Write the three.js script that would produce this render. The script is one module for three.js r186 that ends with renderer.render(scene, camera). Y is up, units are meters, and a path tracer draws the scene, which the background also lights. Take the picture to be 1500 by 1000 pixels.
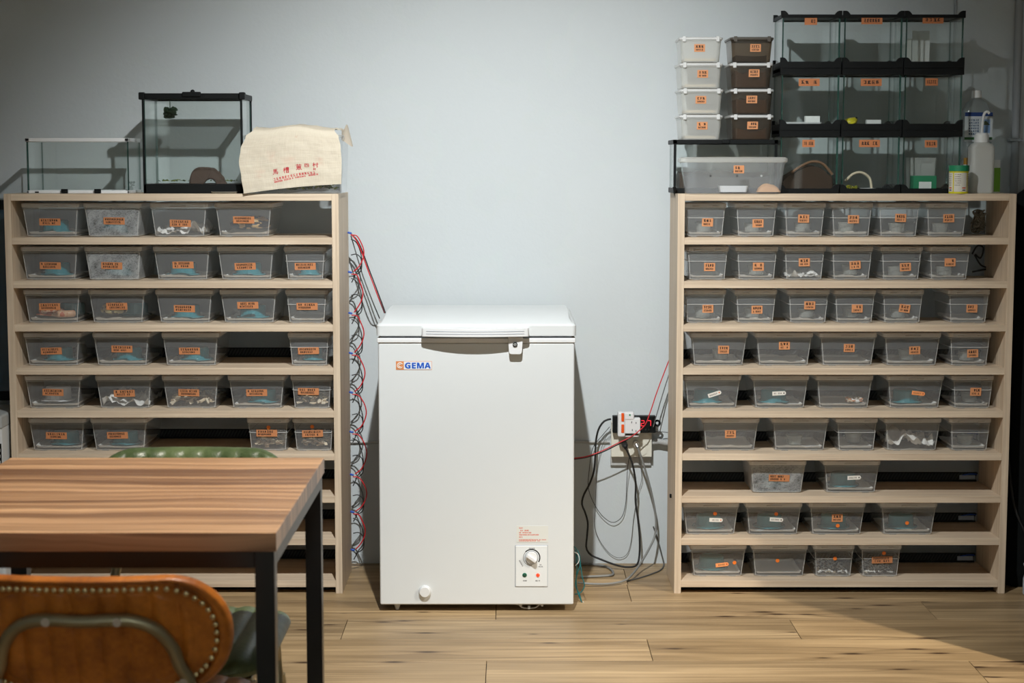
import * as THREE from 'three';
import { RoundedBoxGeometry } from 'three/addons/geometries/RoundedBoxGeometry.js';
import { mergeGeometries, mergeVertices } from 'three/addons/utils/BufferGeometryUtils.js';
import { FontLoader } from 'three/addons/loaders/FontLoader.js';
import { TextGeometry } from 'three/addons/geometries/TextGeometry.js';

// ------------------------------------------------------------------ camera, light, exposure
const F = 2500, TILT = 0.1033, EYE_H = 1.2903, EYE_Z = 5.4487;      // focal length in pixels of the 1500 x 1000 frame, tilt down, height, distance from the wall
const scene = new THREE.Scene();
scene.background = new THREE.Color(0x000000);
const camera = new THREE.PerspectiveCamera(2 * Math.atan(500 / F) * 180 / Math.PI, 1.5, 0.1, 40);
camera.position.set(0, EYE_H, EYE_Z);
camera.lookAt(0, EYE_H - Math.tan(TILT) * 5, EYE_Z - 5);
camera.focus = 4.95;
camera.userData.fStop = 7.5;
scene.add(camera);
const renderer = new THREE.WebGLRenderer({ antialias: true });
renderer.toneMapping = THREE.LinearToneMapping;
renderer.toneMappingExposure = 1.0;
renderer.shadowMap.enabled = true;
renderer.shadowMap.type = THREE.PCFSoftShadowMap;
// ceiling spots: [lamp position, aim, candela, half angle, penumbra, colour, size]
const SPOTS = {
  wall: { at: [-0.08, 2.5, 2.35], to: [0, 0.2, 0], cd: 27, angle: 0.74, penumbra: 1, color: [0.965, 1, 1.0] },
  table: { at: [-0.02, 2.52, 2.62], to: [-0.62, 0.75, 2.55], cd: 16, angle: 0.62, penumbra: 0.9, color: [1, 0.93, 0.82] },
  aisle: { at: [2.62, 2.52, 2.72], to: [0.85, 0.0, 1.45], cd: 44, angle: 0.36, penumbra: 0.7, color: [1, 0.9, 0.74] },
  rear: { at: [0.6, 2.52, 5.9], to: [0.4, 1.0, 7.2], cd: 42, angle: 1.0, penumbra: 0.6, color: [0.88, 1, 1.02] },  // unseen lamp added behind the camera for general fill
};

// ------------------------------------------------------------------ helpers
const X = THREE.Vector3;
let seed = 7;
const rnd = () => { seed = (seed + 0x6d2b79f5) | 0; let t = Math.imul(seed ^ (seed >>> 15), 1 | seed); t = (t + Math.imul(t ^ (t >>> 7), 61 | t)) ^ t; return ((t ^ (t >>> 14)) >>> 0) / 4294967296; };
const rr = (a, b) => a + (b - a) * rnd();
function ray(u, v) { const a = (u - 750) / F, b = (500 - v) / F, c = Math.cos(TILT), s = Math.sin(TILT); return [a, b * c - s, -(c + b * s)]; }
function onZ(u, v, z) { const d = ray(u, v), t = (z - EYE_Z) / d[2]; return new X(t * d[0], EYE_H + t * d[1], z); }
function onY(u, v, y) { const d = ray(u, v), t = (y - EYE_H) / d[1]; return new X(t * d[0], y, EYE_Z + t * d[2]); }
const taken = {};
function numbered(n) { const k = taken[n] = (taken[n] ?? -1) + 1; return k ? n + '_' + String(k).padStart(3, '0') : n; }
function mesh(name, geo, mat, parent) { const m = new THREE.Mesh(geo, mat); m.name = parent ? name : numbered(name); (parent || scene).add(m); return m; }
function tag(o, label, category, group) { o.userData.label = label; o.userData.category = category; if (group) o.userData.group = group; return o; }
function thing(name, label, category, p = [0, 0, 0], turn = 0, group) { const o = new THREE.Group(); o.name = numbered(name); o.position.set(...p); o.rotation.y = turn; scene.add(o); return tag(o, label, category, group); }
function struct(o) { o.userData.kind = 'structure'; return o; }
const M4 = (px, py, pz, rx = 0, ry = 0, rz = 0, sx = 1, sy = 1, sz = 1) => new THREE.Matrix4().compose(new X(px, py, pz), new THREE.Quaternion().setFromEuler(new THREE.Euler(rx, ry, rz)), new X(sx, sy, sz));
function clean(g) { const o = g.index ? g.toNonIndexed() : g; for (const k of Object.keys(o.attributes)) if (!['position', 'normal', 'uv'].includes(k)) o.deleteAttribute(k); return o; }
const join = (list) => mergeGeometries(list.map(clean));
function bx(x0, x1, y0, y1, z0, z1, r = 0) {
  const w = x1 - x0, h = y1 - y0, d = z1 - z0;
  const g = r ? new RoundedBoxGeometry(w, h, d, 1, Math.min(r, w / 2.01, h / 2.01, d / 2.01)) : new THREE.BoxGeometry(w, h, d);
  return g.translate((x0 + x1) / 2, (y0 + y1) / 2, (z0 + z1) / 2);
}
// uv in metres; grain runs along the axis given
function metric(g, grain = 'x', ou = 0, ov = 0) {
  g = clean(g); const p = g.attributes.position, n = g.attributes.normal, uv = new Float32Array(p.count * 2);
  for (let i = 0; i < p.count; i++) {
    const a = { x: p.getX(i), y: p.getY(i), z: p.getZ(i) }, m = { x: Math.abs(n.getX(i)), y: Math.abs(n.getY(i)), z: Math.abs(n.getZ(i)) };
    const dom = m.x > m.y && m.x > m.z ? 'x' : m.y > m.z ? 'y' : 'z';
    let u, v;
    if (dom === grain) { const o = ['x', 'y', 'z'].filter((k) => k !== grain); u = a[o[0]] * 0.3; v = a[o[1]]; }
    else { u = a[grain]; v = a[['x', 'y', 'z'].find((k) => k !== grain && k !== dom)]; }
    uv[2 * i] = u + ou; uv[2 * i + 1] = v + ov;
  }
  g.setAttribute('uv', new THREE.BufferAttribute(uv, 2)); return g;
}
function tube(pts, r, seg, mat, name, parent, radial = 7) { return mesh(name, tubeG(pts, r, seg, radial), mat, parent); }
function tubeG(pts, r, seg, radial = 7, closed = false) { return new THREE.TubeGeometry(new THREE.CatmullRomCurve3(pts.map((p) => p.isVector3 ? p : new X(...p)), closed, 'centripetal'), seg, r, radial, closed); }
function cyl(r0, r1, h, x, y, z, seg = 20, rx = 0, rz = 0) { return new THREE.CylinderGeometry(r0, r1, h, seg).applyMatrix4(M4(x, y, z, rx, 0, rz)); }
function bar(a, b, r, seg = 10) { const d = new X().subVectors(b, a), g = new THREE.CylinderGeometry(r, r, d.length(), seg); g.applyQuaternion(new THREE.Quaternion().setFromUnitVectors(new X(0, 1, 0), d.clone().normalize())); return g.translate((a.x + b.x) / 2, (a.y + b.y) / 2, (a.z + b.z) / 2); }

// ------------------------------------------------------------------ textures
function hash(x, y, s) { let h = Math.imul(x, 374761393) + Math.imul(y, 668265263) + Math.imul(s, 974634733); h = Math.imul(h ^ (h >>> 13), 1274126177); return ((h ^ (h >>> 16)) >>> 0) / 4294967296; }
function noise(x, y, px, py, s) {                                      // value noise that repeats after px, py cells
  const x0 = Math.floor(x), y0 = Math.floor(y), fx = x - x0, fy = y - y0, sx = fx * fx * (3 - 2 * fx), sy = fy * fy * (3 - 2 * fy), m = (a, n) => ((a % n) + n) % n;
  const a = hash(m(x0, px), m(y0, py), s), b = hash(m(x0 + 1, px), m(y0, py), s), c = hash(m(x0, px), m(y0 + 1, py), s), d = hash(m(x0 + 1, px), m(y0 + 1, py), s);
  return (a + (b - a) * sx) + ((c + (d - c) * sx) - (a + (b - a) * sx)) * sy;
}
const fbm = (u, v, fx, fy, s, oct = 4) => { let t = 0, a = 0.5, n = 0; for (let o = 0; o < oct; o++) { const k = 2 ** o; t += a * noise(u * fx * k, v * fy * k, fx * k, fy * k, s + o); n += a; a *= 0.55; } return t / n; };
function dataTex(w, h, fn, srgb = true) {
  const d = new Uint8Array(w * h * 4);
  for (let y = 0; y < h; y++) for (let x = 0; x < w; x++) { const c = fn((x + 0.5) / w, (y + 0.5) / h), i = (y * w + x) * 4; for (let k = 0; k < 3; k++) d[i + k] = Math.max(0, Math.min(255, (typeof c === 'number' ? c : c[k]) * 255)); d[i + 3] = 255; }
  const t = new THREE.DataTexture(d, w, h); t.wrapS = t.wrapT = THREE.RepeatWrapping; t.magFilter = THREE.LinearFilter; t.minFilter = THREE.LinearMipmapLinearFilter; if (srgb) t.colorSpace = THREE.SRGBColorSpace; t.needsUpdate = true; return t;
}
const lerp3 = (a, b, t) => [0, 1, 2].map((k) => a[k] + (b[k] - a[k]) * t);
const clamp = (x, a = 0, b = 1) => Math.max(a, Math.min(b, x));
const rep = (t, u, v) => { t.repeat.set(u, v); return t; };
function canvasTex(w, h, draw) { const c = document.createElement('canvas'); c.width = w; c.height = h; draw(c.getContext('2d'), w, h); const t = new THREE.CanvasTexture(c); t.colorSpace = THREE.SRGBColorSpace; return t; }

// pale ash laminate of the racks: 1 m x 0.5 m
const ashTex = rep(dataTex(1024, 512, (u, v) => {
  const w = v + 0.012 * (fbm(u, v, 3, 6, 11) - 0.5), g = fbm(u, w, 3, 60, 21, 3), f = fbm(u, w, 8, 160, 31, 2), b = fbm(u, v, 2, 8, 41, 2);
  const t = clamp(0.5 + (g - 0.5) * 1.0 + (f - 0.5) * 0.5 + (b - 0.5) * 0.5); return lerp3([0.735, 0.65, 0.555], [0.875, 0.80, 0.705], t);
}), 1, 2);
// floor oak: 2.56 m x 1.28 m with knots
const knots = []; for (let i = 0; i < 46; i++) knots.push([rnd(), rnd(), rr(0.5, 1.3)]);
const oakTex = rep(dataTex(2048, 1024, (u, v) => {
  let warp = 0.02 * (fbm(u, v, 4, 8, 51, 3) - 0.5), dark = 0;
  for (const [ku, kv, s] of knots) {
    let du = Math.abs(u - ku); du = Math.min(du, 1 - du); let dv = v - kv; if (dv > 0.5) dv -= 1; if (dv < -0.5) dv += 1;
    const q = (du / 0.032 / s) ** 2 + (dv / 0.02 / s) ** 2; warp += 0.012 * s * Math.sign(dv) * Math.exp(-q);
    dark += 0.75 * Math.exp(-((du / 0.0075 / s) ** 2 + (dv / 0.0045 / s) ** 2)) + 0.25 * Math.exp(-((du / 0.03 / s) ** 2 + (dv / 0.004 / s) ** 2));
  }
  const w = v + warp, g = fbm(u, w, 4, 70, 61, 3), f = fbm(u, w, 14, 220, 71, 2), b = fbm(u, w, 5, 14, 81, 3), st = Math.max(0, fbm(u, w, 6, 120, 91, 2) - 0.62) * 2.2;
  const t = clamp(0.5 + (g - 0.5) * 0.9 + (f - 0.5) * 0.45 + (b - 0.5) * 1.1 - st); return lerp3(lerp3([0.50, 0.415, 0.30], [0.725, 0.62, 0.475], t), [0.17, 0.105, 0.06], clamp(dark));
}), 1 / 2.56, 1 / 1.28);
const oakBump = dataTex(1024, 512, (u, v) => fbm(u, v, 6, 200, 97, 3), false); rep(oakBump, 1 / 1.28, 1 / 0.64);
// table top: streaky walnut laminate, 1 m x 0.7 m
const tableTex = rep(dataTex(1024, 1024, (u, v) => {
  const w = v + 0.075 * (fbm(u, v, 3, 5, 111, 4) - 0.5), g = fbm(u, w, 1, 38, 121, 3), f = fbm(u, w, 4, 150, 131, 2), s = fbm(u, w, 2, 60, 141, 2), c = Math.max(0, fbm(u, w, 1, 12, 151, 2) - 0.6) * 2.0;
  const t = clamp(0.56 + (g - 0.5) * 1.15 + (f - 0.5) * 0.35 + (s - 0.5) * 0.75 - c * 1.2); return lerp3([0.46, 0.325, 0.225], [0.825, 0.655, 0.495], t);
}), 1, 1.4);
const wallBump = dataTex(512, 512, (u, v) => 0.7 * fbm(u, v, 60, 60, 161, 3) + 0.3 * fbm(u, v, 6, 6, 171, 3), false);
const wallTex = dataTex(512, 512, (u, v) => { const t = 0.03 * (fbm(u, v, 5, 5, 181, 5) - 0.5); return [0.768 + t, 0.788 + t, 0.795 + t]; });
rep(wallTex, 1 / 3, 1 / 3); rep(wallBump, 1 / 0.6, 1 / 0.6);
const leatherBump = dataTex(512, 512, (u, v) => fbm(u, v, 70, 70, 191, 3), false);
const leatherTex = (a, b, s) => dataTex(512, 512, (u, v) => lerp3(a, b, clamp(0.5 + 1.6 * (fbm(u, v, 5, 5, s, 5) - 0.5) + 0.5 * (fbm(u, v, 40, 40, s + 9, 2) - 0.5))));

// ------------------------------------------------------------------ materials
const std = (color, roughness = 0.6, extra = {}) => new THREE.MeshStandardMaterial({ color: Array.isArray(color) ? new THREE.Color(...color) : color, roughness, ...extra });
const phys = (color, roughness, extra = {}) => new THREE.MeshPhysicalMaterial({ color: Array.isArray(color) ? new THREE.Color(...color) : color, roughness, ...extra });
const M = {
  wall: std(0xffffff, 0.85, { map: wallTex, bumpMap: wallBump, bumpScale: 0.0006 }),
  plainWall: std([0.66, 0.68, 0.68], 0.9), ceiling: std([0.55, 0.56, 0.56], 0.9),
  ash: std(0xffffff, 0.55, { map: ashTex }),
  tableWood: std(0xffffff, 0.32, { map: tableTex }),
  steel: phys([0.006, 0.006, 0.0065], 0.34, { specularIntensity: 0.8 }), lampBlack: std([0.02, 0.02, 0.02], 0.5),
  black: phys([0.006, 0.0068, 0.007], 0.45, { specularIntensity: 0.35 }), blackRubber: std([0.012, 0.012, 0.012], 0.6), cloth: phys([0.006, 0.007, 0.007], 0.95, { specularIntensity: 0.2 }),
  white: phys([0.66, 0.675, 0.675], 0.32, { clearcoat: 0.25, clearcoatRoughness: 0.25 }), whitePlastic: std([0.72, 0.72, 0.72], 0.35), ivory: std([0.70, 0.67, 0.58], 0.4),
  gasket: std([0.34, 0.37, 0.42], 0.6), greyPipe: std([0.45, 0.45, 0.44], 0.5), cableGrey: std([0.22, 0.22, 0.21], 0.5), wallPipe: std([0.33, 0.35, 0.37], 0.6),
  clear: phys([0.91, 0.925, 0.94], 0.16, { transmission: 0.90, thickness: 0, ior: 1.45 }), lid: phys([0.80, 0.80, 0.79], 0.40, { transmission: 0.34, thickness: 0, ior: 1.45 }),
  milky: phys([0.85, 0.85, 0.82], 0.40, { transmission: 0.70, thickness: 0, ior: 1.45 }), amber: phys([0.40, 0.33, 0.26], 0.2, { transmission: 0.93, thickness: 0, ior: 1.45 }),
  bead: phys([0.84, 0.84, 0.82], 0.3, { transmission: 0.5, thickness: 0, ior: 1.45 }),  // milkier than the box walls, so edge highlights sit in the colour
  shadeSheet: std([0.035, 0.035, 0.036], 0.6),
  amberLid: phys([0.10, 0.085, 0.07], 0.35, { transmission: 0.2, thickness: 0 }),
  glass: phys([0.965, 0.98, 0.975], 0.02, { transmission: 1, thickness: 0, ior: 1.5 }), glassEdge: phys([0.02, 0.075, 0.06], 0.15, {}),
  teal: phys([0.035, 0.29, 0.33], 0.22, { transmission: 0.25, thickness: 0, ior: 1.45 }), cup: phys([0.72, 0.72, 0.66], 0.2, { transmission: 0.72, thickness: 0, ior: 1.45 }),
  paper: std([0.84, 0.81, 0.75], 0.9), whitePaper: std([0.78, 0.78, 0.76], 0.9),
  soil: std([0.045, 0.026, 0.016], 0.95), bark: std([0.16, 0.09, 0.05], 0.9), chip: std([0.70, 0.56, 0.38], 0.9), chipDark: std([0.36, 0.25, 0.15], 0.9), sand: std([0.62, 0.52, 0.38], 0.95),
  moss: std([0.20, 0.24, 0.03], 0.9), green: std([0.015, 0.22, 0.10], 0.4), yellow: std([0.55, 0.48, 0.02], 0.4), leaf: std([0.03, 0.07, 0.03], 0.7),
  red: std([0.55, 0.012, 0.02], 0.4), wireBlack: std([0.018, 0.018, 0.018], 0.45), wireGrey: std([0.10, 0.10, 0.095], 0.5), blue: std([0.01, 0.07, 0.40], 0.4), tealWire: std([0.005, 0.12, 0.13], 0.45), wireWhite: std([0.6, 0.6, 0.58], 0.45),
  orangeSwitch: phys([0.75, 0.09, 0.01], 0.25, {}), dot: std([0.85, 0.20, 0.02], 0.6), bronze: std([0.36, 0.31, 0.20], 0.35, { metalness: 0.75 }), brass: std([0.72, 0.58, 0.32], 0.32, { metalness: 0.85 }), screw: std([0.55, 0.46, 0.38], 0.4, { metalness: 0.6 }),
  chrome: std([0.55, 0.55, 0.55], 0.25, { metalness: 0.9 }),
  squeeze: phys([0.80, 0.80, 0.76], 0.5, { transmission: 0.5, thickness: 0 }), bottleCap: std([0.72, 0.73, 0.72], 0.45), amberCap: std([0.40, 0.20, 0.03], 0.4),
};
const brownLeather = std(0xffffff, 0.42, { map: leatherTex([0.575, 0.315, 0.09], [0.79, 0.465, 0.16], 201), bumpMap: leatherBump, bumpScale: 0.0004 });
const greenLeather = std(0xffffff, 0.38, { map: leatherTex([0.22, 0.285, 0.17], [0.37, 0.43, 0.285], 231), bumpMap: leatherBump, bumpScale: 0.0004 });
const foggy = (() => {
  const t = dataTex(256, 256, (u, v) => { const n = fbm(u, v, 60, 60, 241, 2), l = fbm(u, v, 8, 8, 251, 3); return clamp(0.66 + (n > 0.60 ? 0.16 : 0) + (l - 0.5) * 0.35); }, false); rep(t, 6, 6);
  return phys([0.74, 0.76, 0.77], 0.4, { transmission: 1, transmissionMap: t, thickness: 0, ior: 1.45 });
})();

// ------------------------------------------------------------------ the room
const RX0 = -2.9, RX1 = 2.9, RZ1 = 7.6, CEIL = 2.75;
struct(mesh('wall_back', metric(bx(RX0 - 0.12, RX1 + 0.12, 0, CEIL, -0.12, 0), 'x'), M.wall));
struct(mesh('wall_left', bx(RX0 - 0.12, RX0, 0, CEIL, 0, RZ1), M.plainWall));
struct(mesh('wall_right', bx(RX1, RX1 + 0.12, 0, CEIL, 0, RZ1), M.plainWall));
struct(mesh('wall_front', bx(RX0 - 0.12, RX1 + 0.12, 0, CEIL, RZ1, RZ1 + 0.12), M.plainWall));
struct(mesh('ceiling', bx(RX0 - 0.12, RX1 + 0.12, CEIL, CEIL + 0.12, -0.12, RZ1 + 0.12), M.ceiling));
const floor = new THREE.Group(); floor.name = 'floor'; scene.add(floor); struct(floor);
mesh('subfloor', bx(RX0 - 0.12, RX1 + 0.12, -0.14, -0.0085, -0.12, RZ1 + 0.12), std([0.03, 0.02, 0.012], 0.9), floor);
const oakMats = [[1, 1, 1], [0.90, 0.89, 0.88], [1.06, 1.05, 1.03], [0.95, 0.96, 0.97], [0.99, 0.97, 0.93]].map((c) => std(c, 0.46, { map: oakTex, bumpMap: oakBump, bumpScale: 0.00025 }));
{
  const ROW = 0.2035, LEN = 1.26, Z0 = 0.485, gap = 0.0009;
  const seen = { '-1': onY(921, 866, 0).x, 0: onY(1361, 894, 0).x, 1: onY(1165, 921, 0).x, 2: onY(952, 952, 0).x, 3: onY(712, 984, 0).x };
  for (let k = -3; Z0 + k * ROW < RZ1; k++) {
    const z0 = Math.max(0, Z0 + k * ROW), z1 = Math.min(RZ1, Z0 + (k + 1) * ROW); if (z1 - z0 < 0.01) continue;
    let j = seen[k] ?? rr(-0.6, 0.6); while (j > RX0) j -= LEN;
    for (; j < RX1; j += LEN) {
      const x0 = Math.max(RX0, j), x1 = Math.min(RX1, j + LEN); if (x1 - x0 < 0.02) continue;
      mesh('plank', metric(bx(x0 + gap, x1 - gap, -0.008, 0, z0 + gap, z1 - gap, 0.0006), 'x', rr(0, 2.5), rr(0, 1.2)), oakMats[Math.floor(rnd() * 5)], floor);
    }
  }
}

// ------------------------------------------------------------------ ceiling spots
function spot(s, label) {
  const g = thing('ceiling_spotlight', label, 'lamp', s.at), a = new X(...s.at), dir = new X(...s.to).sub(a).normalize(), q = new THREE.Quaternion().setFromUnitVectors(new X(0, -1, 0), dir);
  mesh('housing', new THREE.CylinderGeometry(0.045, 0.05, 0.12, 24, 1, true).translate(0, 0.03, 0).applyQuaternion(q), M.lampBlack, g);
  mesh('back_cap', new THREE.CylinderGeometry(0.045, 0.045, 0.01, 24).translate(0, 0.09, 0).applyQuaternion(q), M.lampBlack, g);
  mesh('stem', bar(new X(0, 0.05, 0).applyQuaternion(q), new X(0, CEIL - s.at[1], 0), 0.008), M.lampBlack, g);
  const glow = std([0, 0, 0], 1, { emissive: new THREE.Color(...s.color), emissiveIntensity: 4 });
  mesh('lamp_disc', new THREE.CylinderGeometry(0.04, 0.04, 0.004, 24).translate(0, 0.008, 0).applyQuaternion(q), glow, g);
  const l = new THREE.SpotLight(new THREE.Color(...s.color), s.cd, 0, s.angle, s.penumbra, 2); l.name = 'spot_light'; l.position.copy(dir.clone().multiplyScalar(0.045)); l.shadow.radius = 1.1; l.shadow.mapSize.set(2048, 2048); l.shadow.camera.near = 0.08; l.shadow.bias = -0.0004; g.add(l);
  const t = new THREE.Object3D(); t.name = 'aim'; t.position.copy(dir.multiplyScalar(3)); g.add(t); l.target = t;
}
spot(SPOTS.wall, 'black ceiling spotlight washing the pale wall behind the white freezer');
spot(SPOTS.table, 'black ceiling spotlight above the small walnut table');
spot(SPOTS.aisle, 'black ceiling spotlight over the open floor by the added cabinet');
spot(SPOTS.rear, 'black fill spotlight added on the ceiling behind the camera');

// ------------------------------------------------------------------ racks
const HS = 1.2043, ZS = 0.3925, PITCH = 0.12939, TB = 0.0205;
const tierTop = (i) => HS - i * PITCH;
const RACKS = { table: { x0: -1.5013, x1: -0.5125, depth: 0.30, name: 'rack behind table' }, tank: { x0: 0.4902, x1: 1.4902, depth: 0.25, name: 'rack under stacked tanks' } };
function rack(r, label) {
  const g = thing('shelf_rack', label, 'rack', [(r.x0 + r.x1) / 2, 0, ZS - r.depth / 2]), w = r.x1 - r.x0, d = r.depth, t = 0.0205;
  for (const s of [-1, 1]) { const x = s * (w / 2 - t / 2); mesh('side_panel', metric(bx(x - t / 2, x + t / 2, 0, HS, -d / 2, d / 2, 0.0008), 'y', rnd(), rnd()), M.ash, g); }
  for (let i = 0; i < 10; i++) mesh('board', metric(bx(-w / 2 + t, w / 2 - t, tierTop(i) - TB, tierTop(i), -d / 2, d / 2 - 0.001, 0.0008), 'x', rnd(), rnd()), M.ash, g);
  mesh('plinth', bx(-w / 2 + t, w / 2 - t, 0, 0.019, d / 2 - 0.06, d / 2 - 0.05), M.black, g);
  return g;
}
rack(RACKS.table, 'pale ash shelf rack of nine tiers behind the walnut table');
rack(RACKS.tank, 'pale ash shelf rack of nine tiers under the stacked glass tanks');

// ------------------------------------------------------------------ plastic boxes
function ring(w, d, r, seg = 4) {                                       // rounded rectangle in xz, counter-clockwise from above
  const p = []; r = Math.min(r, w / 2.01, d / 2.01);
  for (const [cx, cz, a0] of [[w / 2 - r, -d / 2 + r, -Math.PI / 2], [w / 2 - r, d / 2 - r, 0], [-w / 2 + r, d / 2 - r, Math.PI / 2], [-w / 2 + r, -d / 2 + r, Math.PI]])
    for (let i = 0; i <= seg; i++) { const a = a0 + i / seg * Math.PI / 2; p.push([cx + r * Math.cos(a), cz + r * Math.sin(a)]); }
  return p;
}
function loft(rings, bottom = true, top = false) {                      // rings: [w, d, r, y, dz]
  const R = rings.map(([w, d, r, y, dz = 0]) => ring(w, d, r).map(([x, z]) => [x, y, z + dz])), n = R[0].length, pos = [], idx = [], uv = [];
  for (const q of R) { let a = 0; q.forEach((v, i) => { if (i) a += Math.hypot(v[0] - q[i - 1][0], v[2] - q[i - 1][2]); pos.push(...v); uv.push(a, v[1]); }); }
  for (let k = 0; k + 1 < R.length; k++) for (let i = 0; i < n; i++) { const a = k * n + i, b = k * n + (i + 1) % n; idx.push(a, a + n, b, b, a + n, b + n); }
  const cap = (k, up) => { const c = pos.length / 3; let y = R[k][0][1], zc = 0; for (const v of R[k]) zc += v[2] / n; pos.push(0, y, zc); uv.push(0.5, 0.5); R[k].forEach((v) => { pos.push(...v); uv.push(v[0], v[2]); }); for (let i = 0; i < n; i++) { const a = c + 1 + i, b = c + 1 + (i + 1) % n; up ? idx.push(c, b, a) : idx.push(c, a, b); } };
  if (bottom) cap(0, false); if (top) cap(R.length - 1, true);
  const g = new THREE.BufferGeometry(); g.setAttribute('position', new THREE.Float32BufferAttribute(pos, 3)); g.setAttribute('uv', new THREE.Float32BufferAttribute(uv, 2)); g.setIndex(idx); g.computeVertexNormals(); return g;
}
function crease(g, ang = 0.6) {                                         // flat-ish normals on sharp edges
  g = clean(g); const p = g.attributes.position, nor = new Float32Array(p.count * 3), map = new Map(), fn = [], a = new X(), b = new X(), c = new X();
  for (let f = 0; f < p.count; f += 3) { a.fromBufferAttribute(p, f); b.fromBufferAttribute(p, f + 1); c.fromBufferAttribute(p, f + 2); const n = b.clone().sub(a).cross(c.clone().sub(a)); fn.push(n); for (const v of [a, b, c]) { const k = Math.round(v.x * 2e4) + ',' + Math.round(v.y * 2e4) + ',' + Math.round(v.z * 2e4); if (!map.has(k)) map.set(k, []); map.get(k).push(n); } }
  const cs = Math.cos(ang);
  for (let i = 0; i < p.count; i++) { const n0 = fn[Math.floor(i / 3)], k = Math.round(p.getX(i) * 2e4) + ',' + Math.round(p.getY(i) * 2e4) + ',' + Math.round(p.getZ(i) * 2e4), s = new X(), u0 = n0.clone().normalize(); for (const n of map.get(k)) if (n.clone().normalize().dot(u0) > cs) s.add(n); s.normalize(); nor.set([s.x, s.y, s.z], i * 3); }
  g.setAttribute('normal', new THREE.BufferAttribute(nor, 3)); return g;
}
// wide box and small box, for two depths; origin at the middle of the lid's front edge, on the shelf
const BOXH = 0.1025;
const boxGeo = {};
function boxShape(kind, depth) {
  const key = kind + depth; if (boxGeo[key]) return boxGeo[key];
  const wide = kind === 'wide', W = wide ? 0.172 : 0.1255, c = -depth / 2, tap = wide ? 0.0095 : 0.0065, w = W - 0.004, d = depth - 0.004;
  const at = (t, k = 0) => [w - 2 * tap * (1 - t) + k, d - 2 * tap * (1 - t) + k];                       // taper between foot (0) and rim (1)
  const step = wide ? null : 0.63;
  const rows = [[...at(0, -0.006), 0.010, 0.0012, c], [...at(0), 0.012, 0.004, c]];
  if (step) { rows.push([...at(step, -0.003), 0.012, step * 0.088, c], [...at(step, 0), 0.012, step * 0.088 + 0.0008, c]); }
  rows.push([...at(0.94), 0.012, 0.083, c], [...at(1, 0.003), 0.013, 0.0838, c], [...at(1, 0.003), 0.013, 0.0865, c]);
  const body = crease(loft(rows), 0.75);
  const foot = [-1, 1].map((s) => bx(s * W * 0.26 - 0.010, s * W * 0.26 + 0.010, 0, 0.0022, c + d / 2 - tap - 0.012, c + d / 2 - tap - 0.001));
  const bead = (t, y) => crease(loft([[...at(t, 0.0002), 0.012, y - 0.0009, c], [...at(t, 0.0026), 0.0125, y - 0.0005, c], [...at(t, 0.0026), 0.0125, y + 0.0007, c], [...at(t, 0.0002), 0.012, y + 0.0011, c]], false, false), 0.7);
  const beads = [bead(0.955, 0.0835)], cr = 0.012 * 0.2929;
  const edges = [-1, 1].map((s) => { const q = (t, y) => { const [aw, ad] = at(t); return [s * (aw / 2 - cr), y, c + ad / 2 - cr]; }; return step ? join([tubeG([q(0, 0.004), q(step, step * 0.088)], 0.0009, 2, 5), tubeG([q(step, step * 0.088), q(0.94, 0.083)], 0.0009, 2, 5)]) : tubeG([q(0, 0.004), q(0.94, 0.083)], 0.0009, 2, 5); });  // thin milky strips added as highlights down the front corners
  const foots = crease(loft([[...at(0, -0.004), 0.0115, 0.0022, c], [...at(0, 0.0012), 0.0122, 0.0034, c], [...at(0, 0.0016), 0.0122, 0.0046, c]], false, false), 0.7); beads.push(foots); if (step) beads.push(bead(step + 0.01, step * 0.088 + 0.001));
  const lid = crease(loft([[W - 0.001, depth - 0.001, 0.012, 0.0868, c], [W + 0.003, depth + 0.002, 0.014, 0.0895, c], [W + 0.003, depth + 0.002, 0.014, 0.0985, c], [W - 0.002, depth - 0.003, 0.013, 0.1005, c], [W - 0.022, depth - 0.022, 0.012, 0.1005, c], [W - 0.026, depth - 0.026, 0.012, 0.0975, c]], false, true), 0.7);
  const latch = bx(-0.024, 0.024, 0.0878, 0.0925, 0, 0.0045, 0.001);
  return boxGeo[key] = { W, depth, tap, d, body, foot, beads, edges, lid, latch: wide ? [latch] : [latch.clone().scale(0.42, 1, 1).translate(-0.030, 0, 0), latch.clone().scale(0.42, 1, 1).translate(0.030, 0, 0)] };
}
// handwriting on the stickers: rows of marker strokes
function scribble(g, x, y, w, h, n, heavy) {
  const cw = w / n; g.lineWidth = heavy; g.lineCap = 'round';
  for (let i = 0; i < n; i++) {
    const x0 = x + i * cw + cw * 0.14, ww = cw * 0.72; if (rnd() < 0.06) continue; g.beginPath();
    const k = 2 + Math.floor(rnd() * 3); for (let j = 0; j < k; j++) { const yy = y + h * (0.08 + 0.84 * j / (k - 1 || 1)) + rr(-0.06, 0.06) * h; g.moveTo(x0 + rr(0, 0.25) * ww, yy); g.lineTo(x0 + ww * rr(0.75, 1), yy + rr(-0.12, 0.08) * h); }
    for (let j = 0; j < 1 + (rnd() < 0.6); j++) { const xx = x0 + ww * rr(0.2, 0.8); g.moveTo(xx, y + rr(-0.02, 0.2) * h); g.lineTo(xx + rr(-0.2, 0.15) * ww, y + h * rr(0.75, 1.02)); }
    if (rnd() < 0.5) { g.moveTo(x0 + ww * 0.5, y + h * 0.5); g.lineTo(x0 + ww, y + h); } g.stroke();
  }
}
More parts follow.
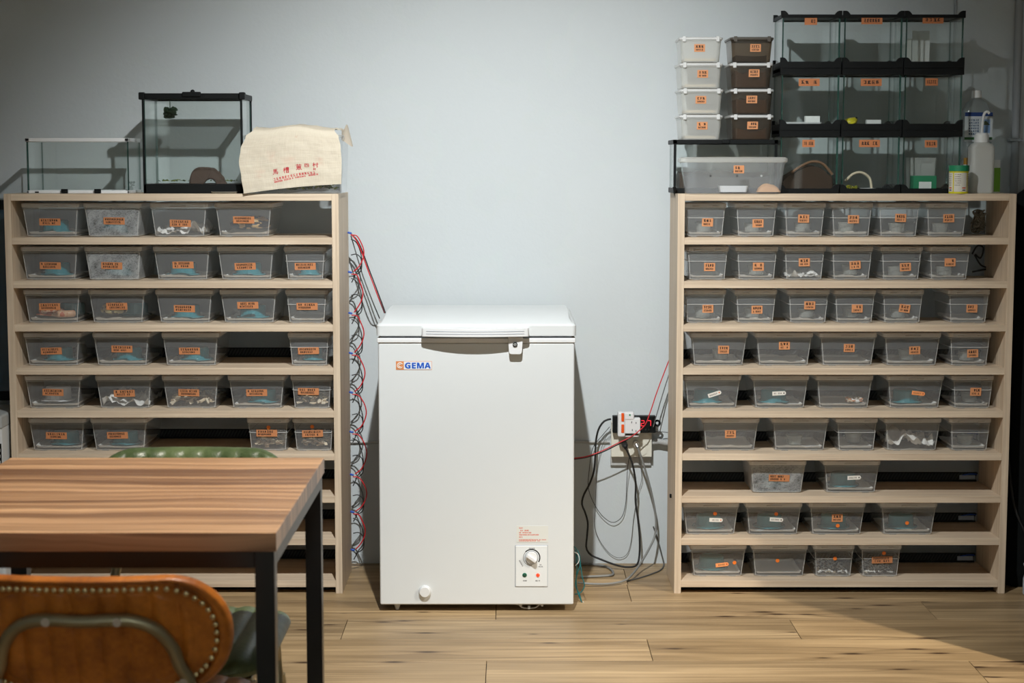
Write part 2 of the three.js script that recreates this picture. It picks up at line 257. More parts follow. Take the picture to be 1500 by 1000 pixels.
const atlas = (cols, rows, cw, ch, draw) => ({ cols, rows, n: 0, tex: canvasTex(cols * cw, rows * ch, (g) => { for (let r = 0; r < rows; r++) for (let c = 0; c < cols; c++) { g.save(); g.beginPath(); g.rect(c * cw, r * ch, cw, ch); g.clip(); draw(g, c * cw, r * ch, cw, ch, r * cols + c); g.restore(); } }) });
const paperTone = (g, x, y, w, h, rgb) => { g.fillStyle = `rgb(${rgb})`; g.fillRect(x, y, w, h); for (let i = 0; i < 60; i++) { g.fillStyle = `rgba(${rnd() < 0.5 ? '255,235,200' : '90,45,10'},0.05)`; g.fillRect(x + rnd() * w, y + rnd() * h, rr(4, 20), 1.5); } };
const wideAtlas = atlas(5, 8, 192, 64, (g, x, y, w, h) => { paperTone(g, x, y, w, h, '192,126,82'); g.strokeStyle = 'rgb(18,10,8)'; scribble(g, x + 14, y + 9, w - rr(24, 50), 17, 8 + Math.floor(rnd() * 4), 3.4); scribble(g, x + rr(14, 30), y + 35, w - rr(50, 80), 16, 7 + Math.floor(rnd() * 4), 3.1); });
const tankAtlas = atlas(4, 6, 192, 72, (g, x, y, w, h) => { paperTone(g, x, y, w, h, '186,116,72'); g.strokeStyle = 'rgba(20,12,8,0.95)'; scribble(g, x + 22, y + 20, w - 44, 30, 4 + Math.floor(rnd() * 3), 5.4); });
const smallAtlas = atlas(7, 8, 112, 84, (g, x, y, w, h) => { paperTone(g, x, y, w, h, '208,142,96'); g.strokeStyle = 'rgb(18,10,8)'; scribble(g, x + 14, y + 14, w - 28, 24, 3 + Math.floor(rnd() * 2), 4.6); scribble(g, x + 16, y + 52, w - 34, 17, 5 + Math.floor(rnd() * 3), 3.2); });
const tagAtlas = atlas(2, 6, 160, 48, (g, x, y, w, h, i) => { const o = i % 2; g.fillStyle = o ? 'rgb(242,158,98)' : 'rgb(232,230,222)'; g.fillRect(x, y, w, h); g.strokeStyle = 'rgba(60,50,44,0.85)'; scribble(g, x + 16, y + 15, w - 64, 18, 6, 2.4); g.fillStyle = o ? 'rgb(190,60,30)' : ['rgb(225,110,40)', 'rgb(70,60,54)'][Math.floor(i / 2) % 2]; g.beginPath(); g.arc(x + w - 24, y + h / 2, 8, 0, 7); g.fill(); });
const stickMats = new Map([[wideAtlas, std(0xffffff, 0.7, { map: wideAtlas.tex })], [smallAtlas, std(0xffffff, 0.7, { map: smallAtlas.tex })], [tankAtlas, std(0xffffff, 0.7, { map: tankAtlas.tex })], [tagAtlas, std(0xffffff, 0.7, { map: tagAtlas.tex })]]);
const plainOrange = std([0.62, 0.22, 0.07], 0.7), plainWhite = std([0.75, 0.74, 0.70], 0.7);
function stickerG(at, w, h, cell, roundEnd = false) {                   // a thin slip, print on its front
  const s = new THREE.Shape(), r = roundEnd ? h / 2 * 0.98 : h * 0.05;
  s.moveTo(-w / 2, -h / 2); s.lineTo(w / 2 - r, -h / 2); s.absarc(w / 2 - r, -h / 2 + r, r, -Math.PI / 2, 0); s.absarc(w / 2 - r, h / 2 - r, r, 0, Math.PI / 2); s.lineTo(-w / 2, h / 2); s.closePath();
  const g = new THREE.ExtrudeGeometry(s, { depth: 0.0003, bevelEnabled: false, curveSegments: 5 }), p = g.attributes.position, uv = g.attributes.uv, c = cell % at.cols, q = Math.floor(cell / at.cols) % at.rows;
  for (let i = 0; i < p.count; i++) uv.setXY(i, (c + clamp(p.getX(i) / w + 0.5, 0.01, 0.99)) / at.cols, 1 - (q + 1 - clamp(p.getY(i) / h + 0.5, 0.01, 0.99)) / at.rows);
  return g;
}
const dotG = new THREE.CylinderGeometry(0.0058, 0.0058, 0.0004, 18).rotateX(Math.PI / 2);
const ZB = 0.352;                                                       // plane of the lids' front edges
const ORD = ['', 'first', 'second', 'third', 'fourth', 'fifth', 'sixth'], TIER = ['', 'top', 'second', 'third', 'fourth', 'fifth', 'sixth', 'seventh', 'eighth', 'bottom'];
const contents = [];
function plasticBox(rk, tier, pos, kind, u0, u1, spec) {
  const r = RACKS[rk], depth = rk === 'table' ? 0.255 : 0.205, s = boxShape(kind, depth), vy = 300 + (tier - 1) * 63;
  const cx = (onZ(u0, vy, ZB).x + onZ(u1, vy, ZB).x) / 2, y = tierTop(tier) + 0.0005, turn = rr(-0.008, 0.008);
  const look = { teal: 'teal dish', tealjar: 'teal dish and jar', cup: 'clear cup', paper: 'paper lining', crumple: 'crumpled paper', chips: 'wood chips', snake: 'coiled patterned snake', orangesnake: 'pale orange snake', tansnake: 'coiled tan snake', white: 'white dish', dirt: 'speckled litter', shells: 'orange scraps', fog: 'fogged walls' }[spec.in];
  const where = `${ORD[pos]} from freezer, ${TIER[tier]} tier, ${r.name}`;
  const g = thing('storage_box', `${spec.in === 'fog' ? 'fogged' : 'clear'} plastic box with ${look}, ${where}`, 'box', [cx, y, ZB], turn, `plastic boxes in the ${r.name}`);
  mesh('body', s.body, spec.in === 'fog' ? foggy : M.clear, g); for (const f of s.foot) mesh('foot', f, M.clear, g); for (const b of s.beads) mesh('edge_bead', b, M.bead, g); for (const e of s.edges) mesh('corner_highlight', e, M.bead, g);
  const lid = mesh('lid', s.lid, M.lid, g); for (const q of s.latch) mesh('latch', q, M.lid, lid);
  const front = (u, v, geo, mat, name, rz) => {                          // put on the slanting front wall
    const a = Math.atan2(s.tap, 0.083), w = onZ(u, v, ZB - 0.004), ly = w.y - y, lx = w.x - cx, zz = -s.depth / 2 + s.d / 2 - s.tap * (1 - ly / 0.088) + (kind === 'small' && ly < 0.044 ? -0.001 : kind === 'small' ? 0.0018 : 0.0004);
    const m = mesh(name, geo, mat, g); m.position.set(lx, ly, zz + 0.0009); m.rotation.set(a, 0, rz, 'XYZ'); return m;
  };
  for (const st of spec.st || []) {
    const [k, u, v, rz = rr(-0.03, 0.03)] = st;
    if (k === 'w') front(u, v, stickerG(wideAtlas, 0.063, 0.021, wideAtlas.n++), stickMats.get(wideAtlas), 'sticker', rz);
    if (k === 's') front(u, v, stickerG(smallAtlas, 0.033, 0.0245, smallAtlas.n++), stickMats.get(smallAtlas), 'sticker', rz);
    if (k === 't') front(u, v, stickerG(tagAtlas, 0.041, 0.0125, (tagAtlas.n++ * 2) % 12, true), stickMats.get(tagAtlas), 'tag', rz);
    if (k === 'o') front(u, v, stickerG(tagAtlas, 0.040, 0.0125, (tagAtlas.n++ * 2 + 1) % 12, true), stickMats.get(tagAtlas), 'tag', rz);
    if (k === 'd') front(u, v, dotG, M.dot, 'dot_sticker', 0);
  }
  contents.push({ spec, cx, y, where, s, kind, turn, rk });
}
const W = 'wide', S = 'small';
const LEFT = [
  [1, [W, 30, 115.5, 'teal', 73, 325], [W, 123, 204, 'fog', 167, 323.5], [W, 218.7, 303, 'crumple', 264, 327], [W, 312, 400, 'snake', 357, 322], null],
  [2, [W, 29, 114, 'teal', 73.5, 389], [W, 123, 206, 'fog', 163.5, 389], [W, 222.3, 308.5, 'teal', 268, 388], [W, 317.5, 401, 'teal', 359, 390], [S, 416.5, 476, 'teal', 447, 390]],
  [3, [W, 33.3, 117, 'orangesnake', 72.5, 449], [W, 129.6, 211, 'tansnake', 171, 448.5], [W, 226, 312, 'teal', 270, 452], [W, 320, 406.6, 'teal', 363, 447], [S, 417.4, 479.5, 'paper', 450, 448.5]],
  [4, [W, 33.3, 117, 'tealjar', 75, 514], [W, 135, 218, 'teal', 178.5, 511], [W, 235, 321, 'teal', 277.5, 514], null, [S, 421, 483, 'teal', 452, 513.5]],
  [5, [W, 35, 119, 'white', 77.5, 574.5], [W, 141, 220, 'crumple', 182, 576], [W, 236.7, 320, 'chips', 276.5, 575], [W, 333, 417.4, 'teal', 376, 575], [S, 424.6, 487, 'chips', 452, 573]],
  [6, [W, 40.5, 124, 'teal', 82.5, 638], [W, 132, 215, 'teal', 172, 637.5], null, [S, 361, 423, 'chips', 391, 634, 393.5, 625.5], [S, 428.5, 489, 'chips', 458, 634.5, 457.5, 624.5]],
];
for (const [tier, ...row] of LEFT) {
  const live = row.filter(Boolean);
  live.forEach(([kind, u0, u1, inn, su, sv, du, dv], i) => plasticBox('table', tier, live.length - i, kind, u0, u1, { in: inn, st: [['w', su, sv], ...(du ? [['d', du, dv]] : [])] }));
}
const RIGHT = [
  [1, [S, 1002.5, 1064.6, 'cup', ['s', 1036.5, 325.5]], [S, 1078, 1139, 'cup', ['s', 1110.5, 327]], [S, 1149, 1210, 'cup', ['s', 1177, 320]], [S, 1218.5, 1278.6, 'cup', ['s', 1250, 321]], [S, 1287, 1349, 'cup', ['s', 1319, 319]], [S, 1357, 1419, 'cup', ['s', 1389.5, 319.5]]],
  [2, [S, 1006, 1068, 'paper', ['s', 1039.5, 391]], [S, 1079, 1140, 'cup', ['s', 1111, 390.5]], [S, 1149, 1209.5, 'crumple', ['s', 1178, 384]], [S, 1218.5, 1279.5, 'cup', ['s', 1252.5, 388, 0.08]], [S, 1291, 1352.4, 'cup', ['s', 1326.5, 391, 0.06]], [S, 1361, 1423.5, 'cup', ['s', 1391.5, 384]]],
  [3, [S, 1002.5, 1063.7, 'cup', ['s', 1037, 452]], [S, 1077, 1139, 'cup', ['s', 1109, 453.5]], [S, 1154.6, 1215.8, 'cup', ['s', 1186, 447]], [S, 1222.5, 1284, 'cup', ['s', 1255.5, 451.5]], [S, 1293, 1354, 'cup', ['s', 1325, 451.5, -0.12]], [S, 1390, 1451, 'paper', ['s', 1423.5, 451.5]]],
  [4, [W, 1012.4, 1095, 'cup', ['s', 1060, 512]], [W, 1108, 1190.6, 'paper', ['s', 1149, 506]], [W, 1200.5, 1286, 'paper', ['s', 1244, 509.5]], [W, 1296, 1379, 'cup', ['s', 1340, 513]], [S, 1391, 1453, 'cup', ['s', 1425, 517.5]]],
  [5, [W, 1002.5, 1086, 'teal', ['t', 1047, 577, 0.32]], [W, 1101, 1187, 'teal', ['t', 1141.5, 576, 0.05]], [W, 1196, 1280, 'shells'], [W, 1299, 1384.8, 'teal', ['o', 1345.5, 576, -0.12]], [S, 1395, 1458, 'cup', ['s', 1429, 573.5]]],
  [6, [W, 1028.6, 1113, 'paper', ['s', 1070, 635.5]], [W, 1130.5, 1215.8, 'cup'], [S, 1225.7, 1286.7, 'cup'], [W, 1295, 1381, 'crumple'], [S, 1391, 1454, 'cup']],
  [7, [W, 1097, 1183.4, 'fog', ['w', 1141.5, 700]], [W, 1206, 1291, 'teal', ['t', 1251.5, 699.5, 0.04]]],
  [8, [W, 1000, 1083.5, 'teal', ['d', 1047.5, 752], ['t', 1049, 761.5, -0.03]], [W, 1092, 1176, 'teal', ['d', 1137, 752.5], ['t', 1137.5, 761, -0.06]], [W, 1185, 1269.6, 'teal', ['s', 1226.5, 758.5], ['d', 1227.5, 770]], [W, 1290, 1374, 'teal', ['d', 1329, 766]]],
  [9, [W, 1011.5, 1093.4, 'teal', ['o', 1058, 827, 0.12], ['d', 1076, 824]], [W, 1101.5, 1184, 'paper', ['d', 1139, 821]], [S, 1193, 1251.6, 'dirt', ['d', 1223, 817.5]], [S, 1261, 1321, 'dirt', ['d', 1294.5, 809.5], ['w', 1292, 819.5]]],
];
for (const [tier, ...row] of RIGHT) row.forEach(([kind, u0, u1, inn, ...st], i) => plasticBox('tank', tier, i + 1, kind, u0, u1, { in: inn, st }));

// ------------------------------------------------------------------ what lies in the boxes
const lathe = (pts, seg = 28) => new THREE.LatheGeometry(pts.map(([x, y]) => new THREE.Vector2(x, y)), seg);
const dishBody = (() => { const g = lathe([[0.0005, 0.0385], [0.031, 0.0385], [0.0355, 0.037], [0.0375, 0.033], [0.0385, 0.006], [0.041, 0.0035], [0.047, 0.003]], 40); const p = g.attributes.position; for (let i = 0; i < p.count; i++) { const x = p.getX(i), z = p.getZ(i), y = p.getY(i), r = Math.hypot(x, z), k = y > 0.005 && y < 0.034 && r > 0.03 ? 1 + 0.012 * Math.cos(20 * Math.atan2(z, x)) : 1; p.setX(i, x * k); p.setZ(i, z * k); } g.computeVertexNormals(); return g; })();
const dishRim = lathe([[0.045, 0.0035], [0.0475, 0.0042], [0.0505, 0.0028], [0.0505, 0.0008], [0.047, 0.0004], [0.044, 0.0012]], 40);
const smallDish = [dishBody.clone().scale(0.72, 0.9, 0.72), dishRim.clone().scale(0.72, 0.9, 0.72)];
const cupG = lathe([[0.0005, 0.003], [0.021, 0.003], [0.0225, 0.006], [0.0225, 0.013], [0.0235, 0.014], [0.0235, 0.017], [0.0228, 0.018], [0.0245, 0.027], [0.026, 0.028], [0.026, 0.030], [0.024, 0.030], [0.0215, 0.006], [0.0005, 0.005]], 28);
function sheet(w, d, n, fn) {
  const g = new THREE.PlaneGeometry(w, d, n, n).rotateX(-Math.PI / 2), p = g.attributes.position; for (let i = 0; i < p.count; i++) p.setY(i, fn(p.getX(i) / w + 0.5, p.getZ(i) / d + 0.5)); g.computeVertexNormals(); return g;
}
function mound(w, d, n, fn) {                                            // a heap with sides and a flat foot
  const top = clean(sheet(w, d, n, fn)), sides = [];
  const edge = []; for (let i = 0; i < n; i++) edge.push([i / n, 0]); for (let i = 0; i < n; i++) edge.push([1, i / n]); for (let i = 0; i < n; i++) edge.push([1 - i / n, 1]); for (let i = 0; i < n; i++) edge.push([0, 1 - i / n]);
  const pos = [], idx = []; edge.forEach(([u, t]) => { const x = (u - 0.5) * w, z = (t - 0.5) * d; pos.push(x, fn(u, t), z, x, 0, z); }); const m = edge.length; for (let i = 0; i < m; i++) { const a = 2 * i, b = 2 * ((i + 1) % m); idx.push(a, b, a + 1, b, b + 1, a + 1); }
  const g = new THREE.BufferGeometry(); g.setAttribute('position', new THREE.Float32BufferAttribute(pos, 3)); g.setAttribute('uv', new THREE.Float32BufferAttribute(new Float32Array(pos.length / 3 * 2), 2)); g.setIndex(idx); g.computeVertexNormals(); return join([top, g]);
}
const liners = {};
function liner(s, k, v) {
  const w = s.W - 2 * s.tap - 0.014, d = s.depth - 2 * s.tap - 0.014, key = s.W + 'x' + s.depth + k + v;
  return liners[key] ??= k === 'crumple'
    ? sheet(w, d, 22, (u, t) => 0.004 + (s.W > 0.15 ? 0.046 : 0.024) * Math.abs(fbm(u, t, 5, 5, 300 + v, 3) - 0.42) * 2 + 0.016 * Math.max(0, fbm(u, t, 3, 3, 340 + v, 2) - 0.5) * 2 + 0.008 * Math.abs(fbm(u, t, 11, 11, 360 + v, 1) - 0.5))
    : sheet(w, d, 30, (u, t) => { const e = Math.max(Math.abs(u - 0.5), Math.abs(t - 0.5)) * 2, q = fbm(u, t, 4, 4, 380 + v * 7, 3); return 0.0038 + 0.002 * q + 0.0075 * clamp((e - 0.93) / 0.07) * (0.35 + 1.1 * q); });
}
function chipPile(w, d, n, mat2, name, label, category, x, y, z, turn, mats, size, hmax) {
  const o = thing(name, label, category, [x, y, z], turn); o.userData.kind = 'stuff';
  const list = mats.map(() => []);
  for (let i = 0; i < n; i++) { const a = rr(-w / 2, w / 2), b = rr(-d / 2, d / 2), hh = hmax * (0.25 + 0.75 * fbm(a / w + 0.5, b / d + 0.5, 3, 3, 400 + n, 2)) * rnd(); list[i % mats.length].push(new THREE.BoxGeometry(rr(0.4, 1) * size, rr(0.08, 0.18) * size, rr(0.25, 0.6) * size).applyMatrix4(M4(a, 0.45 * size + 0.002 + hh, b, rr(-0.7, 0.7), rr(0, 3), rr(-0.7, 0.7)))); }
  mats.forEach((m, i) => mesh('chips', join(list[i]), m, o)); return o;
}
function snakeTube(points, rmax, seg, tex, tail = 0.25) {               // one continuous body, thick in the middle, thin at the tail, a head at the end
  const curve = new THREE.CatmullRomCurve3(points, false, 'centripetal'), fr = curve.computeFrenetFrames(seg, false), pos = [], uv = [], idx = [], R = 12;
  for (let i = 0; i <= seg; i++) {
    const t = i / seg, p = curve.getPointAt(t); let r = rmax * Math.min(1, 0.12 + t / tail * 0.9) * (t > 0.9 ? 0.62 + 0.38 * clamp((0.93 - t) / 0.03) : 1); if (t > 0.95) r = rmax * 0.78 * Math.sqrt(Math.max(0.004, 1 - ((t - 0.968) / 0.032) ** 2));
    for (let j = 0; j <= R; j++) { const a = j / R * 2 * Math.PI, n = fr.normals[i], b = fr.binormals[i]; pos.push(p.x + r * (Math.cos(a) * n.x + Math.sin(a) * b.x), p.y + r * (Math.cos(a) * n.y + Math.sin(a) * b.y), p.z + r * (Math.cos(a) * n.z + Math.sin(a) * b.z)); uv.push(t, j / R); }
  }
  for (let i = 0; i < seg; i++) for (let j = 0; j < R; j++) { const a = i * (R + 1) + j, b = a + R + 1; idx.push(a, b, a + 1, b, b + 1, a + 1); }
  const g = new THREE.BufferGeometry(); g.setAttribute('position', new THREE.Float32BufferAttribute(pos, 3)); g.setAttribute('uv', new THREE.Float32BufferAttribute(uv, 2)); g.setIndex(idx); g.computeVertexNormals(); return g;
}
const scaleTex = (ground, mark, edge, f, s) => dataTex(512, 128, (u, v) => { const n = fbm(u, v, f, 5, s, 2); return n > 0.56 ? mark : n > 0.50 ? edge : ground; });
const snakeSkins = {
  snake: std(0xffffff, 0.4, { map: scaleTex([0.10, 0.10, 0.13], [0.74, 0.60, 0.40], [0.04, 0.04, 0.06], 40, 501) }),
  orangesnake: std(0xffffff, 0.4, { map: scaleTex([0.80, 0.62, 0.48], [0.72, 0.36, 0.20], [0.84, 0.70, 0.58], 40, 521) }),
  tansnake: std(0xffffff, 0.4, { map: scaleTex([0.36, 0.29, 0.17], [0.70, 0.62, 0.42], [0.15, 0.12, 0.07], 44, 541) }),
};
const eyeG = new THREE.SphereGeometry(0.0011, 8, 6);
contents.forEach(({ spec, cx, y, where, s, kind, turn, rk }, i) => {
  const z = ZB - s.depth / 2, wide = kind === 'wide', floorY = y + 0.0025, k = spec.in, tl = turn;
  const put = (name, label, cat, dx, dz, dy = 0.0045, t = tl, gr) => thing(name, label, cat, [cx + dx, floorY + dy, z + dz], t, gr);
  if (!['dirt', 'chips', 'fog'].includes(k)) { const o = mesh('paper_lining', liner(s, k === 'crumple' ? 'crumple' : 'flat', i % 5), M.paper); o.position.set(cx, floorY, z); o.rotation.y = tl; tag(o, `${k === 'crumple' ? 'crumpled pale paper' : 'pale paper lining'} in plastic box ${where}`, 'paper', 'paper in the plastic boxes'); }
  const dish = (dx, dz, mat = M.teal, col = 'teal') => { const small = !wide, o = put('water_dish', `${col} plastic dish in box ${where}`, 'dish', dx, dz, 0.0085, rr(0, 1), 'dishes in the plastic boxes'); mesh('bowl', small ? smallDish[0] : dishBody, mat, o); mesh('rim', small ? smallDish[1] : dishRim, mat, o); };
  const side = wide ? rr(-0.014, 0.012) : 0.004;
  if (k === 'teal' || k === 'tealjar' || k === 'fog') dish(side, rk === 'table' ? 0.036 : 0.014);
  if (k === 'tealjar') { const o = put('glass_jar', `small clear jar beside teal dish in box ${where}`, 'jar', 0.045, -0.045); mesh('jar_body', lathe([[0.0005, 0], [0.016, 0], [0.018, 0.003], [0.018, 0.032], [0.012, 0.04], [0.012, 0.044]]), M.cup, o); mesh('jar_lid', cyl(0.0125, 0.0125, 0.008, 0, 0.047, 0), M.lid, o); }
  if (k === 'white') { const o = put('water_dish', `white plastic dish in box ${where}`, 'dish', -0.010, 0.030, 0.0112); mesh('bowl', dishBody.clone().scale(1, 1.15, 1), M.whitePlastic, o); mesh('rim', dishRim.clone().scale(1.05, 1.15, 1.05), M.whitePlastic, o); }
  if (k === 'cup') { const o = put('clear_cup', `small clear ribbed cup in box ${where}`, 'cup', wide ? rr(-0.02, 0.02) : rr(-0.006, 0.012), 0.02 + rr(-0.02, 0.02), 0.006, 0, 'cups in the plastic boxes'); mesh('cup_wall', cupG, M.cup, o); if (i % 3 === 0) mesh('inner_ring', lathe([[0.024, 0.0305], [0.0262, 0.0305], [0.0262, 0.034], [0.024, 0.034], [0.024, 0.0305]]), M.cup, o); }
  if (k === 'chips') chipPile(s.W - 0.045, s.depth - 0.05, 150, null, 'wood_chips', `loose wood chips in box ${where}`, 'wood chips', cx, floorY, z, tl, [M.chip, M.sand, M.chipDark], 0.022, 0.026);
  if (k === 'dirt') chipPile(s.W - 0.035, s.depth - 0.04, 240, null, 'speckled_litter', `pale litter with dark specks in box ${where}`, 'litter', cx, floorY, z, tl, [M.paper, M.paper, M.sand, M.paper, M.soil], 0.011, 0.008);
  if (k === 'shells') chipPile(0.04, 0.05, 40, null, 'orange_scraps', `orange and pale scraps on paper in box ${where}`, 'scraps', cx + 0.038, floorY + 0.004, z + 0.045, tl, [M.chip, std([0.6, 0.22, 0.08], 0.8), M.paper], 0.018, 0.012);
  if (snakeSkins[k]) {
    const pts = [], turns = k === 'orangesnake' ? 0 : 2.3, r = k === 'snake' ? 0.0125 : 0.0105;
    if (k === 'orangesnake') { for (let j = 0; j <= 16; j++) { const t = j / 16; pts.push(new X(0.055 - 0.110 * Math.abs(((t * 2.6) % 2) - 1), 0.0125 + (t > 0.5 ? 0.008 : 0), 0.070 - 0.05 * t + 0.008 * Math.sin(j * 1.9))); } }
    else for (let j = 0; j <= 44; j++) { const t = j / 44, a = -1.2 + turns * 2 * Math.PI * t, q = k === 'snake' ? 1 : 0.62; pts.push(new X(q * (0.056 - 0.020 * t) * Math.cos(a), r + 0.005 + 0.020 * t, q * (0.062 - 0.022 * t) * Math.sin(a))); }
    const o = put(k === 'snake' ? 'coiled_snake' : k === 'tansnake' ? 'coiled_snake' : 'resting_snake', `${{ snake: 'dark grey snake with tan blotches coiled', orangesnake: 'pale orange banded snake lying stretched', tansnake: 'tan and brown snake coiled tightly' }[k]} in a clear box`, 'snake', k === 'tansnake' ? -0.03 : k === 'snake' ? 0.008 : 0, 0.028, 0.010);
    mesh('snake_body', snakeTube(pts, r, 220, null), snakeSkins[k], o);
    const c = new THREE.CatmullRomCurve3(pts, false, 'centripetal'), h = c.getPointAt(0.975), tn = c.getTangentAt(0.975), sd = new X(-tn.z, 0, tn.x).normalize(); for (const q of [-1, 1]) mesh('eye', eyeG, M.black, o).position.copy(h.clone().addScaledVector(sd, q * r * 0.62).add(new X(0, r * 0.35, 0)));
    if (k !== 'snake') dish(0.018, -0.045);
  }
});

// ------------------------------------------------------------------ heating strips at the back of the tiers
{
  const ribs = {};
  for (const rk of ['table', 'tank']) for (const tier of [4, 5, 6, 7, 8, 9]) {
    const r = RACKS[rk], w = r.x1 - r.x0 - 0.06, g = thing('heating_strip', `black ribbed heating strip at back of ${TIER[tier]} tier, ${r.name}`, 'heating strip', [(r.x0 + r.x1) / 2, tierTop(tier), ZS - r.depth + 0.012], 0, 'heating strips in the racks');
    ribs[rk] ??= join(Array.from({ length: 92 }, (_, i) => new THREE.BoxGeometry(0.005, 0.030, 0.002).applyMatrix4(M4(-w / 2 + (i + 0.5) * w / 92, 0.0155, 0, 0, 0, -0.5))));
    mesh('carbon_bars', ribs[rk], M.black, g).userData.kind = 'stuff';
    mesh('shade_backing', bx(-w / 2, w / 2, 0.001, 0.030, -0.0045, -0.0035), M.shadeSheet, g); mesh('lower_band', bx(-w / 2, w / 2, 0.0005, 0.006, -0.002, 0.003), M.black, g); mesh('upper_band', bx(-w / 2, w / 2, 0.027, 0.0305, -0.0015, 0.0015), M.black, g);  // dark sheet added to stand for the shaded wall between the bars
    if (rk === 'tank') { mesh('end_clip', bx(w / 2 - 0.055, w / 2 - 0.005, 0.008, 0.022, 0.003, 0.009, 0.002), M.gasket, g); mesh('lead_wire', tubeG([[w / 2 - 0.05, 0.02, 0.006], [w / 2 - 0.02, 0.026, 0.008], [w / 2, 0.024, 0.004]], 0.0018, 10), M.blue, g); }
  }
}

// ------------------------------------------------------------------ glass tanks
const paneMats = (long) => ({ front: [M.glassEdge, M.glassEdge, M.glass, M.glass, M.glass, M.glass], side: [M.glass, M.glass, M.glass, M.glass, M.glassEdge, M.glassEdge] });
function panes(g, w, h, d, y0, t = 0.0045) {
  const P = paneMats();
  for (const s of [1, -1]) mesh('pane', bx(-w / 2, w / 2, y0, y0 + h, s * d / 2 - (s > 0 ? t : 0), s * d / 2 + (s > 0 ? 0 : t)), P.front, g);
  for (const s of [-1, 1]) mesh('pane', bx(s * w / 2 - (s > 0 ? t : 0), s * w / 2 + (s > 0 ? 0 : t), y0, y0 + h, -d / 2 + t + 0.0003, d / 2 - t - 0.0003), P.side, g);
}
function ringFrame(w, d, y0, y1, b, inset = 0) { return join([bx(-w / 2, w / 2, y0, y1, d / 2 - b, d / 2, 0.002), bx(-w / 2, w / 2, y0, y1, -d / 2, -d / 2 + b, 0.002), bx(-w / 2, -w / 2 + b, y0, y1, -d / 2, d / 2, 0.002), bx(w / 2 - b, w / 2, y0, y1, -d / 2, d / 2, 0.002)]); }
